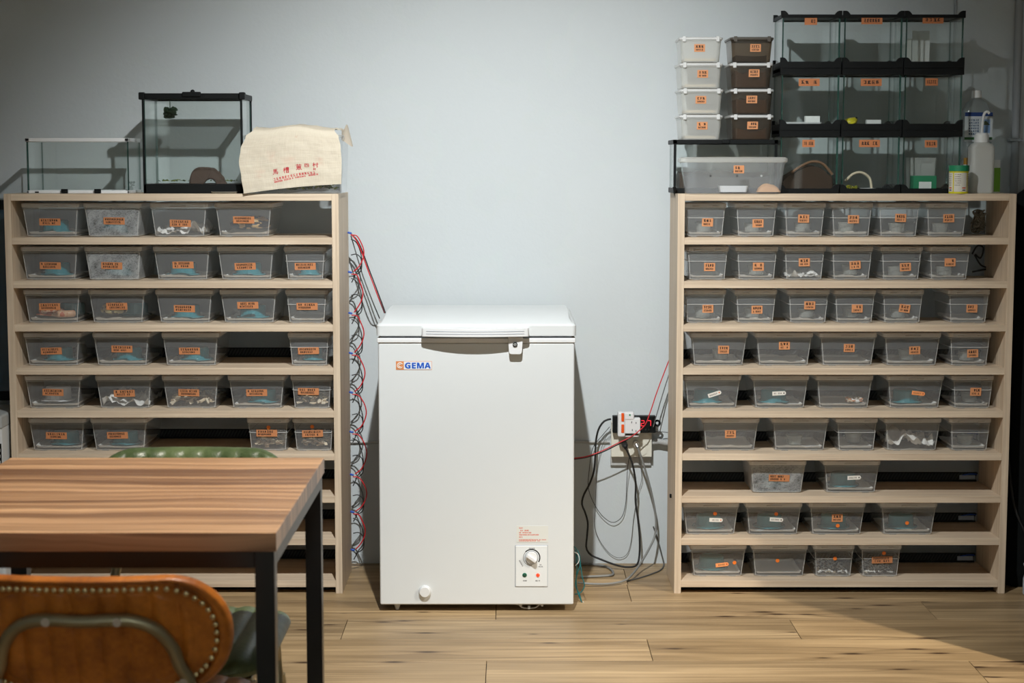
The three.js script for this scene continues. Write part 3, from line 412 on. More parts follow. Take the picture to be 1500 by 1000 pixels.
// three by three stacking tanks with eared frames
function earRail(w, h, ear, depth) { const s = new THREE.Shape(); s.moveTo(-w / 2, 0); s.lineTo(w / 2, 0); s.lineTo(w / 2, h + ear); s.lineTo(w / 2 - 0.008, h + ear); s.quadraticCurveTo(w / 2 - 0.014, h + ear * 0.9, w / 2 - 0.020, h); s.lineTo(-w / 2 + 0.020, h); s.quadraticCurveTo(-w / 2 + 0.014, h + ear * 0.9, -w / 2 + 0.008, h + ear); s.lineTo(-w / 2, h + ear); s.closePath(); return new THREE.ExtrudeGeometry(s, { depth, bevelEnabled: true, bevelSize: 0.0008, bevelThickness: 0.0008, bevelSegments: 1, curveSegments: 4 }); }
const TZ = 0.335;                                                       // front plane of the stacking tanks
{
  const d = 0.16, colX = [[1143, 1231], [1233.5, 1321.5], [1323.5, 1411]].map(([a, b]) => [onZ(a, 150, TZ).x, onZ(b, 150, TZ).x]);
  const yAt = [HS, onZ(1230, 190.5, TZ).y, onZ(1230, 99.5, TZ).y], topY = onZ(1230, 16, TZ).y, row = ['bottom', 'middle', 'top'], colN = ['nearest the freezer', 'in the centre column', 'nearest the squeeze bottle'];
  const stickU = [[[1184.5, 210], [1274, 210], [1364, 210.5]], [[1185.5, 120.5], [1276.5, 120.5], [1365, 120]], [[1188, 31], [1277.5, 30], [1367, 29]]];
  for (let j = 0; j < 3; j++) for (let i = 0; i < 3; i++) {
    const [x0, x1] = colX[i], w = x1 - x0, y0 = yAt[j], h = (j < 2 ? yAt[j + 1] : topY) - y0 - 0.002, g = thing('glass_tank', `small glass tank with black eared frame, ${row[j]} row, ${colN[i]}`, 'tank', [(x0 + x1) / 2, y0, TZ - d / 2], 0, 'stacked glass tanks');
    const bh = j ? 0.018 : 0.014, th = 0.017, ear = 0.012, rail = 0.012;
    mesh('base_frame', join([earRail(w, bh, 0.012, rail).translate(0, 0, d / 2 - rail), earRail(w, bh, 0.012, rail).translate(0, 0, -d / 2), bx(-w / 2, -w / 2 + 0.012, 0, bh, -d / 2, d / 2), bx(w / 2 - 0.012, w / 2, 0, bh, -d / 2, d / 2), bx(-w / 2 + 0.01, w / 2 - 0.01, 0.002, 0.006, -d / 2 + 0.01, d / 2 - 0.01)]), M.black, g);
    panes(g, w - 0.007, h - bh - th + 0.004, d - 0.006, bh - 0.002);
    const ty = h - th, e2 = j === 2 ? 0.011 : 0;
    mesh('top_frame', join([earRail(w, th - (j === 2 ? 0.009 : 0), e2 || 0.0005, rail).translate(0, ty, d / 2 - rail), earRail(w, th - (j === 2 ? 0.009 : 0), e2 || 0.0005, rail).translate(0, ty, -d / 2), bx(-w / 2, -w / 2 + 0.012, ty, ty + 0.009, -d / 2, d / 2), bx(w / 2 - 0.012, w / 2, ty, ty + 0.009, -d / 2, d / 2)]), M.black, g);
    mesh('mesh_lid', bx(-w / 2 + 0.011, w / 2 - 0.011, ty + 0.003, ty + 0.006, -d / 2 + 0.011, d / 2 - 0.011), M.black, g);
    const [su, sv] = stickU[j][i], sp = onZ(su, sv, TZ), wideS = !((i === 0 && j === 0) || (i === 0 && j === 2) || (i === 2 && j < 2));
    const st = mesh('sticker', stickerG(tankAtlas, wideS ? 0.062 : 0.037, wideS ? 0.0215 : 0.0215, tankAtlas.n++), stickMats.get(tankAtlas), g); st.position.set(sp.x - g.position.x, sp.y - y0, d / 2 - 0.0022);
    const floorY = y0 + 0.0065, c = [g.position.x, TZ - d / 2];
    if (i === 0 && j === 0) {
      const so = mesh('soil_bed', (() => { return mound(w - 0.03, d - 0.03, 24, (u, t) => 0.016 + 0.066 * Math.pow(Math.max(0, Math.sin(Math.PI * clamp(u * 0.86 + 0.05))), 0.8) * (0.7 + 0.3 * fbm(u, t, 5, 5, 601, 3))); })(), M.soil); so.position.set(c[0], floorY, c[1]); tag(so, 'dark brown mound of soil in bottom glass tank nearest the freezer', 'soil');
      const br = mesh('bent_branch', tubeG([[-0.05, 0.055, 0.069], [-0.03, 0.07, 0.069], [0.01, 0.088, 0.069], [0.04, 0.083, 0.069], [0.072, 0.05, 0.069]], 0.0042, 30), M.bark); br.position.set(c[0], floorY, c[1]); tag(br, 'bent pale branch over the soil in glass tank', 'branch');
    }
    if (i === 1 && j === 0) {
      const br = mesh('arched_branch', tubeG([[-0.065, 0.03, 0.03], [-0.04, 0.052, 0.03], [-0.015, 0.055, 0.03], [0.008, 0.038, 0.03], [0.015, 0.005, 0.03]], 0.004, 30), M.sand); br.position.set(c[0], floorY, c[1]); tag(br, 'arched pale vine in glass tank of the centre column', 'branch');
      chipPile(0.035, 0.02, 60, null, 'moss_clump', 'yellow green moss clump in bottom centre glass tank', 'moss', c[0] - 0.05, floorY, c[1] + 0.05, 0, [M.moss, M.yellow], 0.008, 0.014);
      const o = mesh('flat_dish', lathe([[0.0005, 0.002], [0.02, 0.002], [0.022, 0.009], [0.024, 0.009], [0.021, 0], [0.0005, 0]]), M.whitePlastic); o.position.set(c[0] + 0.0, floorY, c[1] + 0.045); tag(o, 'small white dish beside the moss in glass tank', 'dish');
    }
    if (i === 2 && j === 0) {
      const o = thing('supplement_carton', 'green and white carton standing in bottom tank nearest squeeze bottle', 'carton', [c[0] - 0.012, floorY, c[1] + 0.028], 0.06);
      mesh('carton_body', bx(-0.035, 0.035, 0, 0.046, -0.02, 0.02, 0.001), M.green, o); mesh('carton_panel', bx(-0.019, 0.019, 0.002, 0.028, 0.0202, 0.0206), M.whitePaper, o);
      const p = mesh('clear_tub', crease(loft([[0.075, 0.05, 0.006, 0], [0.082, 0.056, 0.006, 0.1]])), M.milky); p.position.set(c[0] - 0.005, floorY, c[1] - 0.036); tag(p, 'tall translucent tub behind the green carton in glass tank', 'tub');
    }
    if (i === 0 && j === 1) { const o = thing('white_tray', 'low white tray in middle tank nearest the freezer', 'tray', [c[0] - 0.015, floorY + 0.004, c[1]]); mesh('tray_body', crease(loft([[0.11, 0.08, 0.01, 0], [0.12, 0.09, 0.01, 0.014], [0.114, 0.084, 0.01, 0.014], [0.105, 0.075, 0.01, 0.002]], true, true)), M.whitePlastic, o); const b = mesh('paper_block', bx(-0.022, 0.022, 0, 0.03, -0.012, 0.012, 0.001), M.whitePaper); b.position.set(c[0] + 0.02, floorY + 0.007, c[1]); tag(b, 'white paper block standing in low white tray in tank', 'paper'); }
    if (i === 1 && j === 1) {
      const fr = thing('tree_frog', 'yellow green frog sitting in middle tank of the centre column', 'frog', [c[0] - 0.052, floorY + 0.0175, c[1] + 0.03], 0.3); fr.scale.setScalar(1.7);
      const s1 = new THREE.SphereGeometry(0.011, 20, 14), p = s1.attributes.position; for (let k = 0; k < p.count; k++) { let x = p.getX(k) * 1.15, y = p.getY(k) * 0.75, z = p.getZ(k) * 1.0; const hd = clamp((x - 0.002) / 0.01); y += hd * 0.004; z *= 1 - 0.25 * hd; if (y < -0.004) z *= 1.15; p.setXYZ(k, x, y, z); } s1.computeVertexNormals(); mesh('frog_body', s1, M.yellow, fr);
      for (const q of [-1, 1]) { mesh('eye', new THREE.SphereGeometry(0.0018, 8, 6).translate(0.008, 0.008, q * 0.005), M.black, fr); mesh('hind_leg', tubeG([[-0.006, -0.004, q * 0.008], [0.002, 0.001, q * 0.013], [-0.008, -0.006, q * 0.014], [0.003, -0.0075, q * 0.015]], 0.0022, 14), M.yellow, fr); }
      const b = mesh('paper_block', bx(-0.022, 0.022, 0, 0.027, -0.01, 0.01, 0.001), M.whitePaper); b.position.set(c[0] + 0.03, floorY, c[1] - 0.04); tag(b, 'white paper block behind the frog in middle glass tank', 'paper');
    }
    if (j === 2) { const q = mesh('sand_bed', bx(-w / 2 + 0.015, w / 2 - 0.015, 0, 0.013, -d / 2 + 0.015, d / 2 - 0.015, 0.003), M.sand); q.position.set(c[0], floorY, c[1]); tag(q, `thin layer of sand in top tank ${colN[i]}`, 'sand', 'sand in the top tanks'); }
    if (i === 2 && j === 2) { for (const [a, b, hh, nm] of [[-0.083, -0.055, 0.075, 'narrow'], [-0.053, 0.0, 0.100, 'wide']]) { const q = mesh('paper_card', bx(a, b, 0.013, 0.013 + hh, -d / 2 + 0.012, -d / 2 + 0.0135), M.whitePaper); q.position.set(c[0] + 0.02, floorY, c[1]); tag(q, `${nm} white paper card against back pane of top glass tank`, 'paper'); } }
  }
}
// the low tank with black frame under the two towers of boxes
{
  const zf = 0.325, a = onZ(987, 210, zf), b = onZ(1139, 210, zf), w = b.x - a.x, d = 0.165, h = onZ(1060, 204, zf).y - HS, g = thing('glass_tank', 'low wide glass tank with black frame carrying two towers of boxes', 'tank', [(a.x + b.x) / 2, HS, zf - d / 2]);
  mesh('base_frame', join([ringFrame(w, d, 0, 0.016, 0.01), bx(-w / 2 + 0.008, w / 2 - 0.008, 0.002, 0.006, -d / 2 + 0.008, d / 2 - 0.008)]), M.black, g);
  panes(g, w - 0.006, h - 0.026, d - 0.006, 0.013);
  mesh('top_frame', ringFrame(w + 0.004, d + 0.004, h - 0.014, h - 0.001, 0.013), M.black, g); mesh('mesh_lid', bx(-w / 2 + 0.012, w / 2 - 0.012, h - 0.008, h - 0.005, -d / 2 + 0.012, d / 2 - 0.012), M.black, g); mesh('lid_lock', bx(-0.012, 0.012, h - 0.012, h + 0.0, d / 2 + 0.002, d / 2 + 0.007, 0.002), M.black, g);
  for (const s of [-1, 1]) mesh('corner_post', bx(s * (w / 2 - 0.004) - 0.004, s * (w / 2 - 0.004) + 0.004, 0.012, h - 0.01, d / 2 - 0.0025, d / 2 + 0.001), M.black, g);
  const so = mesh('soil_bed', mound(w - 0.04, d - 0.03, 16, (u, t) => 0.03 + 0.04 * fbm(u, t, 4, 4, 651, 3)), M.soil); so.position.set(g.position.x, HS + 0.0068, g.position.z); tag(so, 'dark soil bed in the low wide glass tank', 'soil');
  // towers
  const towers = [[1027, 'milky', 65, M.milky, M.lid, 'milky clear'], [1101.5, 'smoky', 67, M.amber, M.lid, 'smoky brown']];
  const ys = [[205.5, 169.5], [169, 132], [132, 94], [94, 56]];
  towers.forEach(([u, nm, wp, mat, lidMat, col], ti) => {
    ys.forEach(([v0, v1], k) => {
      const z1 = zf - 0.004, y0 = onZ(u, ys[0][0], z1).y + k * 0.0765, hh = 0.0755, ww = 0.124, dd = 0.145, cx = onZ(u + [0, 0.5, -0.5, 0][k], v0, z1).x;
      const o = thing('small_tub', `${col} plastic tub, ${['lowest', 'second', 'third', 'topmost'][k]} of its tower on the low tank`, 'tub', [cx, y0 + 0.0015, z1 - dd / 2 - 0.004], rr(-0.02, 0.02), 'tubs in two towers');
      mesh('body', crease(loft([[ww - 0.016, dd - 0.016, 0.01, 0], [ww - 0.011, dd - 0.011, 0.012, 0.003], [ww - 0.002, dd - 0.002, 0.013, 0.062], [ww + 0.002, dd + 0.002, 0.013, 0.0625], [ww + 0.002, dd + 0.002, 0.013, 0.066]]), 0.7), mat, o);
      const lid = mesh('lid', crease(loft([[ww + 0.004, dd + 0.004, 0.013, 0.0655], [ww + 0.007, dd + 0.007, 0.014, 0.067], [ww + 0.007, dd + 0.007, 0.014, 0.072], [ww - 0.01, dd - 0.01, 0.012, hh - 0.001]], false, true), 0.7), ti && k === 3 ? M.amberLid : M.lid, o);
      for (const s of [-1, 1]) mesh('clip', bx(s * (ww / 2 - 0.012) - 0.005, s * (ww / 2 - 0.012) + 0.005, 0.060, 0.0755, dd / 2 + 0.002, dd / 2 + 0.006, 0.001), ti && k === 3 ? M.amberLid : M.lid, lid);
      const sp = onZ([[1028.5, 1026.5, 1029, 1025.5], [1102.5, 1102, 1105.5, 1107]][ti][k], [[184, 146, 108, 70], [183.5, 145.5, 107, 70]][ti][k], z1), st = mesh('sticker', stickerG(smallAtlas, 0.032, 0.0225, smallAtlas.n++), stickMats.get(smallAtlas), o);
      const ly = sp.y - o.position.y; st.position.set(sp.x - cx, ly, dd / 2 - 0.001 - 0.0045 * (1 - ly / 0.062) + 0.001); st.rotation.x = 0.072;
      if (ti === 0) { const q = mesh('sand_bed', mound(ww - 0.032, dd - 0.032, 8, (uu, t) => 0.006 + 0.004 * fbm(uu, t, 3, 3, 660 + k, 2)), M.sand); q.position.copy(o.position); q.position.y += 0.004; tag(q, `pale sand in ${['lowest', 'second', 'third', 'topmost'][k]} milky tub on the low tank`, 'sand', 'bedding in the tubs'); }
      else { const q = mesh('bark_bed', mound(ww - 0.032, dd - 0.032, 12, (uu, t) => [0.03, 0.046, 0.052, 0.014][k] * (0.5 + 0.5 * fbm(uu, t, 4, 4, 670 + k, 3)) + 0.004), k === 3 ? M.soil : M.bark); q.position.copy(o.position); q.position.y += 0.004; tag(q, `dark bark bedding in ${['lowest', 'second', 'third', 'topmost'][k]} smoky tub on the low tank`, 'bedding', 'bedding in the tubs'); }
    });
  });
}
// the big translucent box in front of the low tank
{
  const zf = 0.404, a = onZ(999, 240, zf), b = onZ(1152, 240, zf), w = b.x - a.x, d = 0.070, y1 = onZ(1075, 230, zf).y, h = y1 - HS, g = thing('storage_box', 'long translucent lidded box on rack edge before the low tank', 'box', [(a.x + b.x) / 2, HS, zf - d / 2 - 0.001]);
  mesh('body', crease(loft([[w - 0.032, d - 0.012, 0.012, 0.001], [w - 0.026, d - 0.008, 0.014, 0.004], [w - 0.004, d - 0.001, 0.014, h - 0.02], [w + 0.002, d, 0.014, h - 0.019], [w + 0.002, d, 0.014, h - 0.014]]), 0.7), M.clear, g);
  mesh('lid', crease(loft([[w + 0.003, d + 0.002, 0.014, h - 0.016], [w + 0.012, d + 0.006, 0.016, h - 0.013], [w + 0.010, d + 0.006, 0.016, h - 0.004], [w - 0.002, d - 0.006, 0.014, h], [w - 0.03, d - 0.02, 0.014, h]], false, true), 0.7), M.milky, g);
  const sp = onZ(1082.5, 248, zf), st = mesh('sticker', stickerG(smallAtlas, 0.031, 0.023, smallAtlas.n++), stickMats.get(smallAtlas), g); st.position.set(sp.x - g.position.x, sp.y - HS, d / 2 - 0.0012); st.rotation.x = 0.04;
  for (const u of [1041, 1080, 1115.5]) { const q = onZ(u, 257.5, zf), m = mesh('air_hole', new THREE.TorusGeometry(0.0022, 0.0007, 6, 14), u > 1100 ? M.whitePlastic : M.black, g); m.position.set(q.x - g.position.x, q.y - HS, d / 2 - 0.0012); }
  const di = mesh('flat_dish', crease(loft([[0.078, 0.04, 0.008, 0], [0.086, 0.045, 0.008, 0.018], [0.08, 0.04, 0.008, 0.018], [0.074, 0.036, 0.008, 0.004]], true, true)), M.whitePlastic); di.position.set(onZ(1076, 275, zf).x, HS + 0.005, g.position.z); tag(di, 'low white dish in the long translucent box', 'dish');
  const hi = mesh('clay_hide', mound(0.068, 0.045, 12, (u, t) => 0.024 * Math.pow(Math.max(0, Math.sin(Math.PI * u) * Math.sin(Math.PI * t)), 0.45) * (0.8 + 0.4 * fbm(u, t, 4, 4, 691, 2))), std([0.62, 0.36, 0.20], 0.85)); hi.position.set(onZ(1128, 275, zf).x, HS + 0.005, g.position.z); tag(hi, 'orange clay hide in the long translucent box', 'hide');
}
// two tanks on the rack behind the table
{
  const zf = 0.345, a = onZ(38, 240, zf), b = onZ(189, 240, zf), w = b.x - a.x, d = 0.17, h = onZ(110, 202, zf).y - HS, g = thing('glass_tank', 'low frameless glass tank with white rim on the rack', 'tank', [(a.x + b.x) / 2, HS, zf - d / 2]);
  mesh('base_frame', join([ringFrame(w, d, 0, 0.009, 0.008), bx(-w / 2 + 0.006, w / 2 - 0.006, 0.002, 0.005, -d / 2 + 0.006, d / 2 - 0.006)]), M.whitePlastic, g); panes(g, w - 0.004, h - 0.016, d - 0.004, 0.007); mesh('top_frame', ringFrame(w + 0.003, d + 0.003, h - 0.011, h, 0.014), M.whitePlastic, g);
  for (const u of [95, 143.5]) { const q = onZ(u, 274, zf); mesh('clip', bx(q.x - 0.0095, q.x + 0.0095, 0.001, 0.0135, 0, 0.009, 0.001).translate(-g.position.x, 0, d / 2 + 0.0005), M.black, g); }
  const q = onZ(54, 279, zf); mesh('maker_mark', bx(-0.006, 0.006, 0.002, 0.006, d / 2 + 0.0003, d / 2 + 0.0006).translate(q.x - g.position.x, 0, 0), M.black, g);
  const o = thing('potted_sprig', 'tiny dark plant inside the white rimmed tank', 'plant', [onZ(179, 270, zf).x, HS + 0.006, zf - 0.12]); for (let i = 0; i < 9; i++) mesh('leaf', new THREE.SphereGeometry(0.006, 8, 6).applyMatrix4(M4(rr(-0.008, 0.008), rr(0.006, 0.026), rr(-0.008, 0.008), rr(0, 3), rr(0, 3), 0, 1, 0.3, 0.7)), M.leaf, o); mesh('stem', cyl(0.0012, 0.0015, 0.02, 0, 0.01, 0, 6), M.leaf, o);
}
{
  const zf = 0.34, a = onZ(209.5, 240, zf), b = onZ(356, 240, zf), w = b.x - a.x, d = 0.19, h = onZ(280, 135, zf).y - HS, g = thing('glass_tank', 'tall glass tank with black frame beside the cloth covered tank', 'tank', [(a.x + b.x) / 2, HS, zf - d / 2]);
  mesh('base_frame', join([ringFrame(w, d, 0, 0.028, 0.010), bx(-w / 2 + 0.008, w / 2 - 0.008, 0.002, 0.007, -d / 2 + 0.008, d / 2 - 0.008)]), M.black, g); panes(g, w - 0.006, h - 0.040, d - 0.006, 0.024);
  mesh('top_frame', join([ringFrame(w + 0.003, d + 0.003, h - 0.020, h - 0.003, 0.014), ...[-1, 1].map((s) => bx(s * w / 2 - 0.009, s * w / 2 + 0.009, h - 0.022, h, d / 2 - 0.016, d / 2 + 0.004, 0.003))]), M.black, g);
  mesh('lid_lock', bx(-0.028, 0.028, h - 0.014, h + 0.001, d / 2, d / 2 + 0.007, 0.003), M.black, g); mesh('lock_knob', new THREE.SphereGeometry(0.007, 12, 8).translate(0.002, h + 0.001, d / 2 - 0.004), M.black, g); mesh('mesh_lid', bx(-w / 2 + 0.012, w / 2 - 0.012, h - 0.013, h - 0.011, -d / 2 + 0.012, d / 2 - 0.012), std([0.05, 0.05, 0.05], 0.8, { transparent: true, opacity: 0.45 }), g);
  for (const s of [-1, 1]) for (const k of [-1, 1]) mesh('corner_post', bx(s * (w / 2 - 0.003) - 0.003, s * (w / 2 - 0.003) + 0.003, 0.02, h - 0.012, k * (d / 2 - 0.003) - 0.003, k * (d / 2 - 0.003) + 0.003), M.black, g);
  const so = mesh('soil_bed', mound(w - 0.024, d - 0.024, 14, (u, t) => 0.016 + 0.008 * fbm(u, t, 5, 5, 701, 3)), M.soil); so.position.set(g.position.x, HS + 0.0078, g.position.z); tag(so, 'dark soil bed in the tall black framed tank', 'soil');
  const hd = thing('bark_hide', 'brown arched bark hide in the tall black framed tank', 'hide', [onZ(298, 262, zf).x, HS + 0.028, zf - 0.075], 0.15);
  const s = new THREE.Shape(); s.moveTo(-0.05, 0); s.bezierCurveTo(-0.05, 0.045, -0.03, 0.048, 0.0, 0.046); s.bezierCurveTo(0.03, 0.045, 0.04, 0.026, 0.052, 0.0); s.lineTo(0.028, 0); s.bezierCurveTo(0.022, 0.024, -0.008, 0.024, -0.014, 0); s.closePath();
  const hg = new THREE.ExtrudeGeometry(s, { depth: 0.05, bevelEnabled: true, bevelSize: 0.004, bevelThickness: 0.006, bevelSegments: 2, curveSegments: 10 }).translate(0, 0, -0.025); const hp = hg.attributes.position; for (let i = 0; i < hp.count; i++) { const n = fbm(hp.getX(i) * 12 + 5, hp.getY(i) * 12 + hp.getZ(i) * 9 + 5, 32, 32, 711, 2) - 0.5; hp.setXYZ(i, hp.getX(i) + n * 0.006, Math.max(0, hp.getY(i) + n * 0.008), hp.getZ(i) + n * 0.006); } hg.computeVertexNormals(); mesh('hide_shell', hg, std([0.075, 0.045, 0.033], 0.9), hd);
  const fo = thing('hanging_plant', 'dusky hanging leaves at rear corner of the tall tank', 'plant', [onZ(240, 160, zf - 0.15).x + 0.022, HS + h - 0.055, zf - 0.135]); for (let i = 0; i < 26; i++) mesh('leaf', new THREE.SphereGeometry(0.011, 8, 6).applyMatrix4(M4(rr(-0.014, 0.014), rr(-0.014, 0.014), rr(-0.014, 0.014), rr(0, 3), rr(0, 3), 0, 1, 0.25, 0.6)), M.leaf, fo); mesh('stem', cyl(0.0015, 0.0015, 0.036, 0, 0.017, 0, 6), M.leaf, fo);
  chipPile(0.24, 0.1, 90, null, 'moss_clump', 'green moss scattered on soil in tall tank', 'moss', g.position.x, HS + 0.031, g.position.z, 0, [M.moss, M.leaf], 0.008, 0.004);
}
// cloth-covered tank
const towelTex = canvasTex(1024, 680, (g, w, h) => {
  g.fillStyle = 'rgb(208,197,178)'; g.fillRect(0, 0, w, h);
  for (let y = 0; y < h; y += 3) { g.fillStyle = `rgba(${rnd() < 0.5 ? '255,250,238' : '150,125,95'},${rr(0.02, 0.10)})`; g.fillRect(0, y, w, rr(1, 2.6)); }
  for (let x = 0; x < w; x += 3) { g.fillStyle = `rgba(${rnd() < 0.5 ? '255,250,238' : '150,125,95'},${rr(0.02, 0.06)})`; g.fillRect(x, 0, rr(1, 2), h); }
  for (const [x, y, rx, ry, a] of [[480, 390, 130, 60, 0.14], [800, 400, 60, 70, 0.12], [640, 470, 180, 40, 0.10], [330, 340, 60, 90, 0.07], [560, 150, 22, 14, 0.22], [200, 500, 70, 60, 0.06]]) for (let k = 0; k < 26; k++) { g.fillStyle = `rgba(150,105,60,${a / 9})`; g.beginPath(); g.ellipse(x + rr(-0.6, 0.6) * rx, y + rr(-0.6, 0.6) * ry, rx * rr(0.15, 0.5), ry * rr(0.15, 0.5), rr(0, 3), 0, 7); g.fill(); }
  const G = {                                                           // brush strokes of the printed characters on a ten-unit square
    ma: [[2, 1, 2, 6], [2, 1, 8, 1], [2, 2.7, 7.4, 2.7], [2, 4.3, 7.4, 4.3], [4.9, 1, 4.9, 6], [2, 6, 8.8, 6], [8.8, 6, 8.4, 9.4], [8.4, 9.4, 7.2, 8.8], [1.2, 8, 0.8, 9.6], [3, 7.6, 3.4, 8.8], [4.9, 7.4, 5.3, 8.6], [6.6, 7.2, 7, 8.2]],
    cao: [[0.4, 3, 3.8, 3], [2.1, 0.6, 2.1, 9.6], [2.1, 3.4, 0.4, 6.4], [2.3, 3.8, 3.6, 5.2], [4.4, 1.2, 9.6, 1.2], [4.8, 2.2, 9.2, 2.2], [4.8, 2.2, 4.8, 4.8], [9.2, 2.2, 9.2, 4.8], [4.8, 4.8, 9.2, 4.8], [4.8, 3.5, 9.2, 3.5], [6.2, 0.4, 6.2, 4.8], [7.8, 0.4, 7.8, 4.8], [5.2, 6, 8.8, 6], [5.2, 6, 5.2, 9.6], [8.8, 6, 8.8, 9.6], [5.2, 7.8, 8.8, 7.8], [5.2, 9.5, 8.8, 9.5]],
    hua: [[0.8, 2, 9.2, 2], [3.2, 0.5, 3.2, 3.2], [6.8, 0.5, 6.8, 3.2], [1.6, 4.2, 8.4, 4.2], [5, 3.4, 5, 6.6], [2, 6.4, 8, 6.4], [2, 5.3, 8, 5.3], [3, 7.2, 1, 9.6], [5, 7.2, 5, 9.6], [7, 7.2, 9.2, 9.6], [3, 8.6, 7, 8.6]],
    si: [[1, 2, 9, 2], [1, 2, 1, 8.4], [9, 2, 9, 8.4], [1, 8.4, 9, 8.4], [4, 2, 3, 6], [6, 2, 6.2, 5.6], [6.2, 5.6, 8, 5.8]],
    cun: [[0.4, 3, 4.2, 3], [2.3, 0.6, 2.3, 9.6], [2.3, 3.4, 0.5, 6.6], [2.5, 3.8, 4, 5.4], [5, 3, 9.8, 3], [8.2, 0.6, 8.2, 9.2], [8.2, 9.2, 7, 8.6], [5.8, 4.8, 6.6, 6.2]],
  };
  g.strokeStyle = 'rgb(176,44,52)'; g.lineCap = 'round';
  const put = (k, x, y, s, lw) => { g.lineWidth = lw; g.beginPath(); for (const [a, b, c, d] of G[k]) { g.moveTo(x + a * s / 10, y + b * s / 10); g.lineTo(x + c * s / 10, y + d * s / 10); } g.stroke(); };
  [['ma', 322, 468, 58], ['cao', 428, 462, 62], ['hua', 556, 436, 66], ['si', 646, 428, 48], ['cun', 730, 420, 58]].forEach(([k, x, y, s]) => put(k, x, y, s, 6));
  put('cun', 734, 482, 26, 4);
  g.strokeStyle = 'rgb(188,62,66)';
  g.save(); g.translate(318, 566); g.rotate(-0.11); scribble(g, 0, 0, 440, 24, 15, 4.4); scribble(g, 6, 32, 200, 15, 16, 4); scribble(g, 226, 32, 110, 14, 12, 3); scribble(g, 366, 30, 100, 15, 10, 4); g.restore();
});
{
  const zf = 0.398, a = onZ(358, 240, zf - 0.01), b = onZ(502, 240, zf - 0.01), w = b.x - a.x, d = 0.20, h = onZ(430, 196, zf).y - HS, zc = zf - 0.012 - d / 2;
  const g = thing('covered_tank', 'clear plastic tank draped with a cream cloth', 'tank', [(a.x + b.x) / 2, HS, zc]);
  mesh('body', crease(loft([[w - 0.02, d - 0.02, 0.02, 0.001], [w - 0.012, d - 0.012, 0.022, 0.006], [w, d, 0.022, h - 0.016], [w + 0.006, d + 0.006, 0.022, h - 0.012], [w + 0.006, d + 0.006, 0.022, h - 0.006]]), 0.7), M.clear, g); mesh('lid', crease(loft([[w + 0.002, d + 0.002, 0.02, h - 0.007], [w + 0.002, d + 0.002, 0.02, h - 0.003], [w - 0.02, d - 0.02, 0.02, h - 0.001]], false, true)), M.milky, g);
  chipPile(w - 0.06, d - 0.06, 120, null, 'moss_bed', 'green moss at the bottom of cloth covered tank', 'moss', g.position.x, HS + 0.005, zc, 0, [M.moss, M.leaf], 0.014, 0.018);
  // the cloth: front fall traced in pixels, then back over the lid
  const N = 70, Mv = 60, pos = [], uv = [], idx = [];
  const L = (t) => [[0, 371], [0.1, 360], [0.3, 352.5], [0.5, 350], [0.75, 353.5], [1, 357]], Rr = () => [[0, 490], [0.12, 496], [0.3, 499], [0.6, 500.5], [1, 500]];
  const ip = (tab, t) => { for (let i = 1; i < tab.length; i++) if (t <= tab[i][0]) { const [t0, v0] = tab[i - 1], [t1, v1] = tab[i], q = (t - t0) / (t1 - t0), s = q * q * (3 - 2 * q); return v0 + (v1 - v0) * s; } return tab[tab.length - 1][1]; };
  const TOPN = 16;
  for (let j = -TOPN; j <= Mv; j++) for (let i = 0; i <= N; i++) {
    const s = i / N, t = Math.max(0, j / Mv), l = ip(L(), t), r = ip(Rr(), t), u = l + (r - l) * s, vt = 190 - 3 * Math.sin(Math.PI * s) + 2 * Math.sin(9 * s), vb = 283.5 - 14 * s - 2 * Math.sin(Math.PI * s), v = vt + (vb - vt) * t;
    let z = zf + 0.0085 + 0.010 * (fbm(s, t, 5, 4, 801, 4) - 0.5) * Math.min(1, t * 4) + 0.003 * Math.sin(s * 13 + 3 * t) * t - 0.010 * Math.exp(-t * 14);
    let p = onZ(u, v, z);
    if (j < 0) { const q = -j / TOPN, edge = onZ(u, vt, zf - 0.0015); p = new X(edge.x + 0.03 * q * (s - 0.25), edge.y + 0.004 + 0.014 * (fbm(s, q, 4, 4, 821, 3) - 0.35) * Math.min(1, q * 6) - (s > 0.96 ? (s - 0.96) * 0.4 * q : 0), edge.z - q * (d - 0.03)); }
    pos.push(p.x, p.y, p.z); uv.push(s, 1 - (0.06 + 0.94 * (j < 0 ? j / TOPN * 0.06 : t)));
  }
  for (let j = 0; j < TOPN + Mv; j++) for (let i = 0; i < N; i++) { const q = j * (N + 1) + i; idx.push(q, q + N + 1, q + 1, q + 1, q + N + 1, q + N + 2); }
  const cg = new THREE.BufferGeometry(); cg.setAttribute('position', new THREE.Float32BufferAttribute(pos, 3)); cg.setAttribute('uv', new THREE.Float32BufferAttribute(uv, 2)); cg.setIndex(idx); cg.computeVertexNormals();
  tag(mesh('cotton_cloth', cg, std(0xffffff, 0.95, { map: towelTex, side: THREE.DoubleSide, bumpMap: rep(dataTex(256, 256, (u, v) => 0.5 * fbm(u, v, 128, 8, 841, 1) + 0.5 * fbm(u, v, 8, 128, 851, 1), false), 2, 2), bumpScale: 0.0006 })), 'cream cotton cloth with red printed characters draped over tank', 'cloth');
  // the bunched corner hanging over the end of the tank
  const c0 = onZ(504, 200, zf - 0.03), pg = new THREE.PlaneGeometry(0.075, 0.06, 14, 12), pp = pg.attributes.position; for (let i = 0; i < pp.count; i++) { const x = pp.getX(i), y = pp.getY(i); pp.setXYZ(i, 0.020 * Math.sin(x * 60) * (0.5 - y / 0.06) * 0.5 + x * 0.15 + 0.006 * (0.5 - y / 0.06), y * (0.8 + 0.3 * Math.sin(x * 70)), -x); } pg.computeVertexNormals();
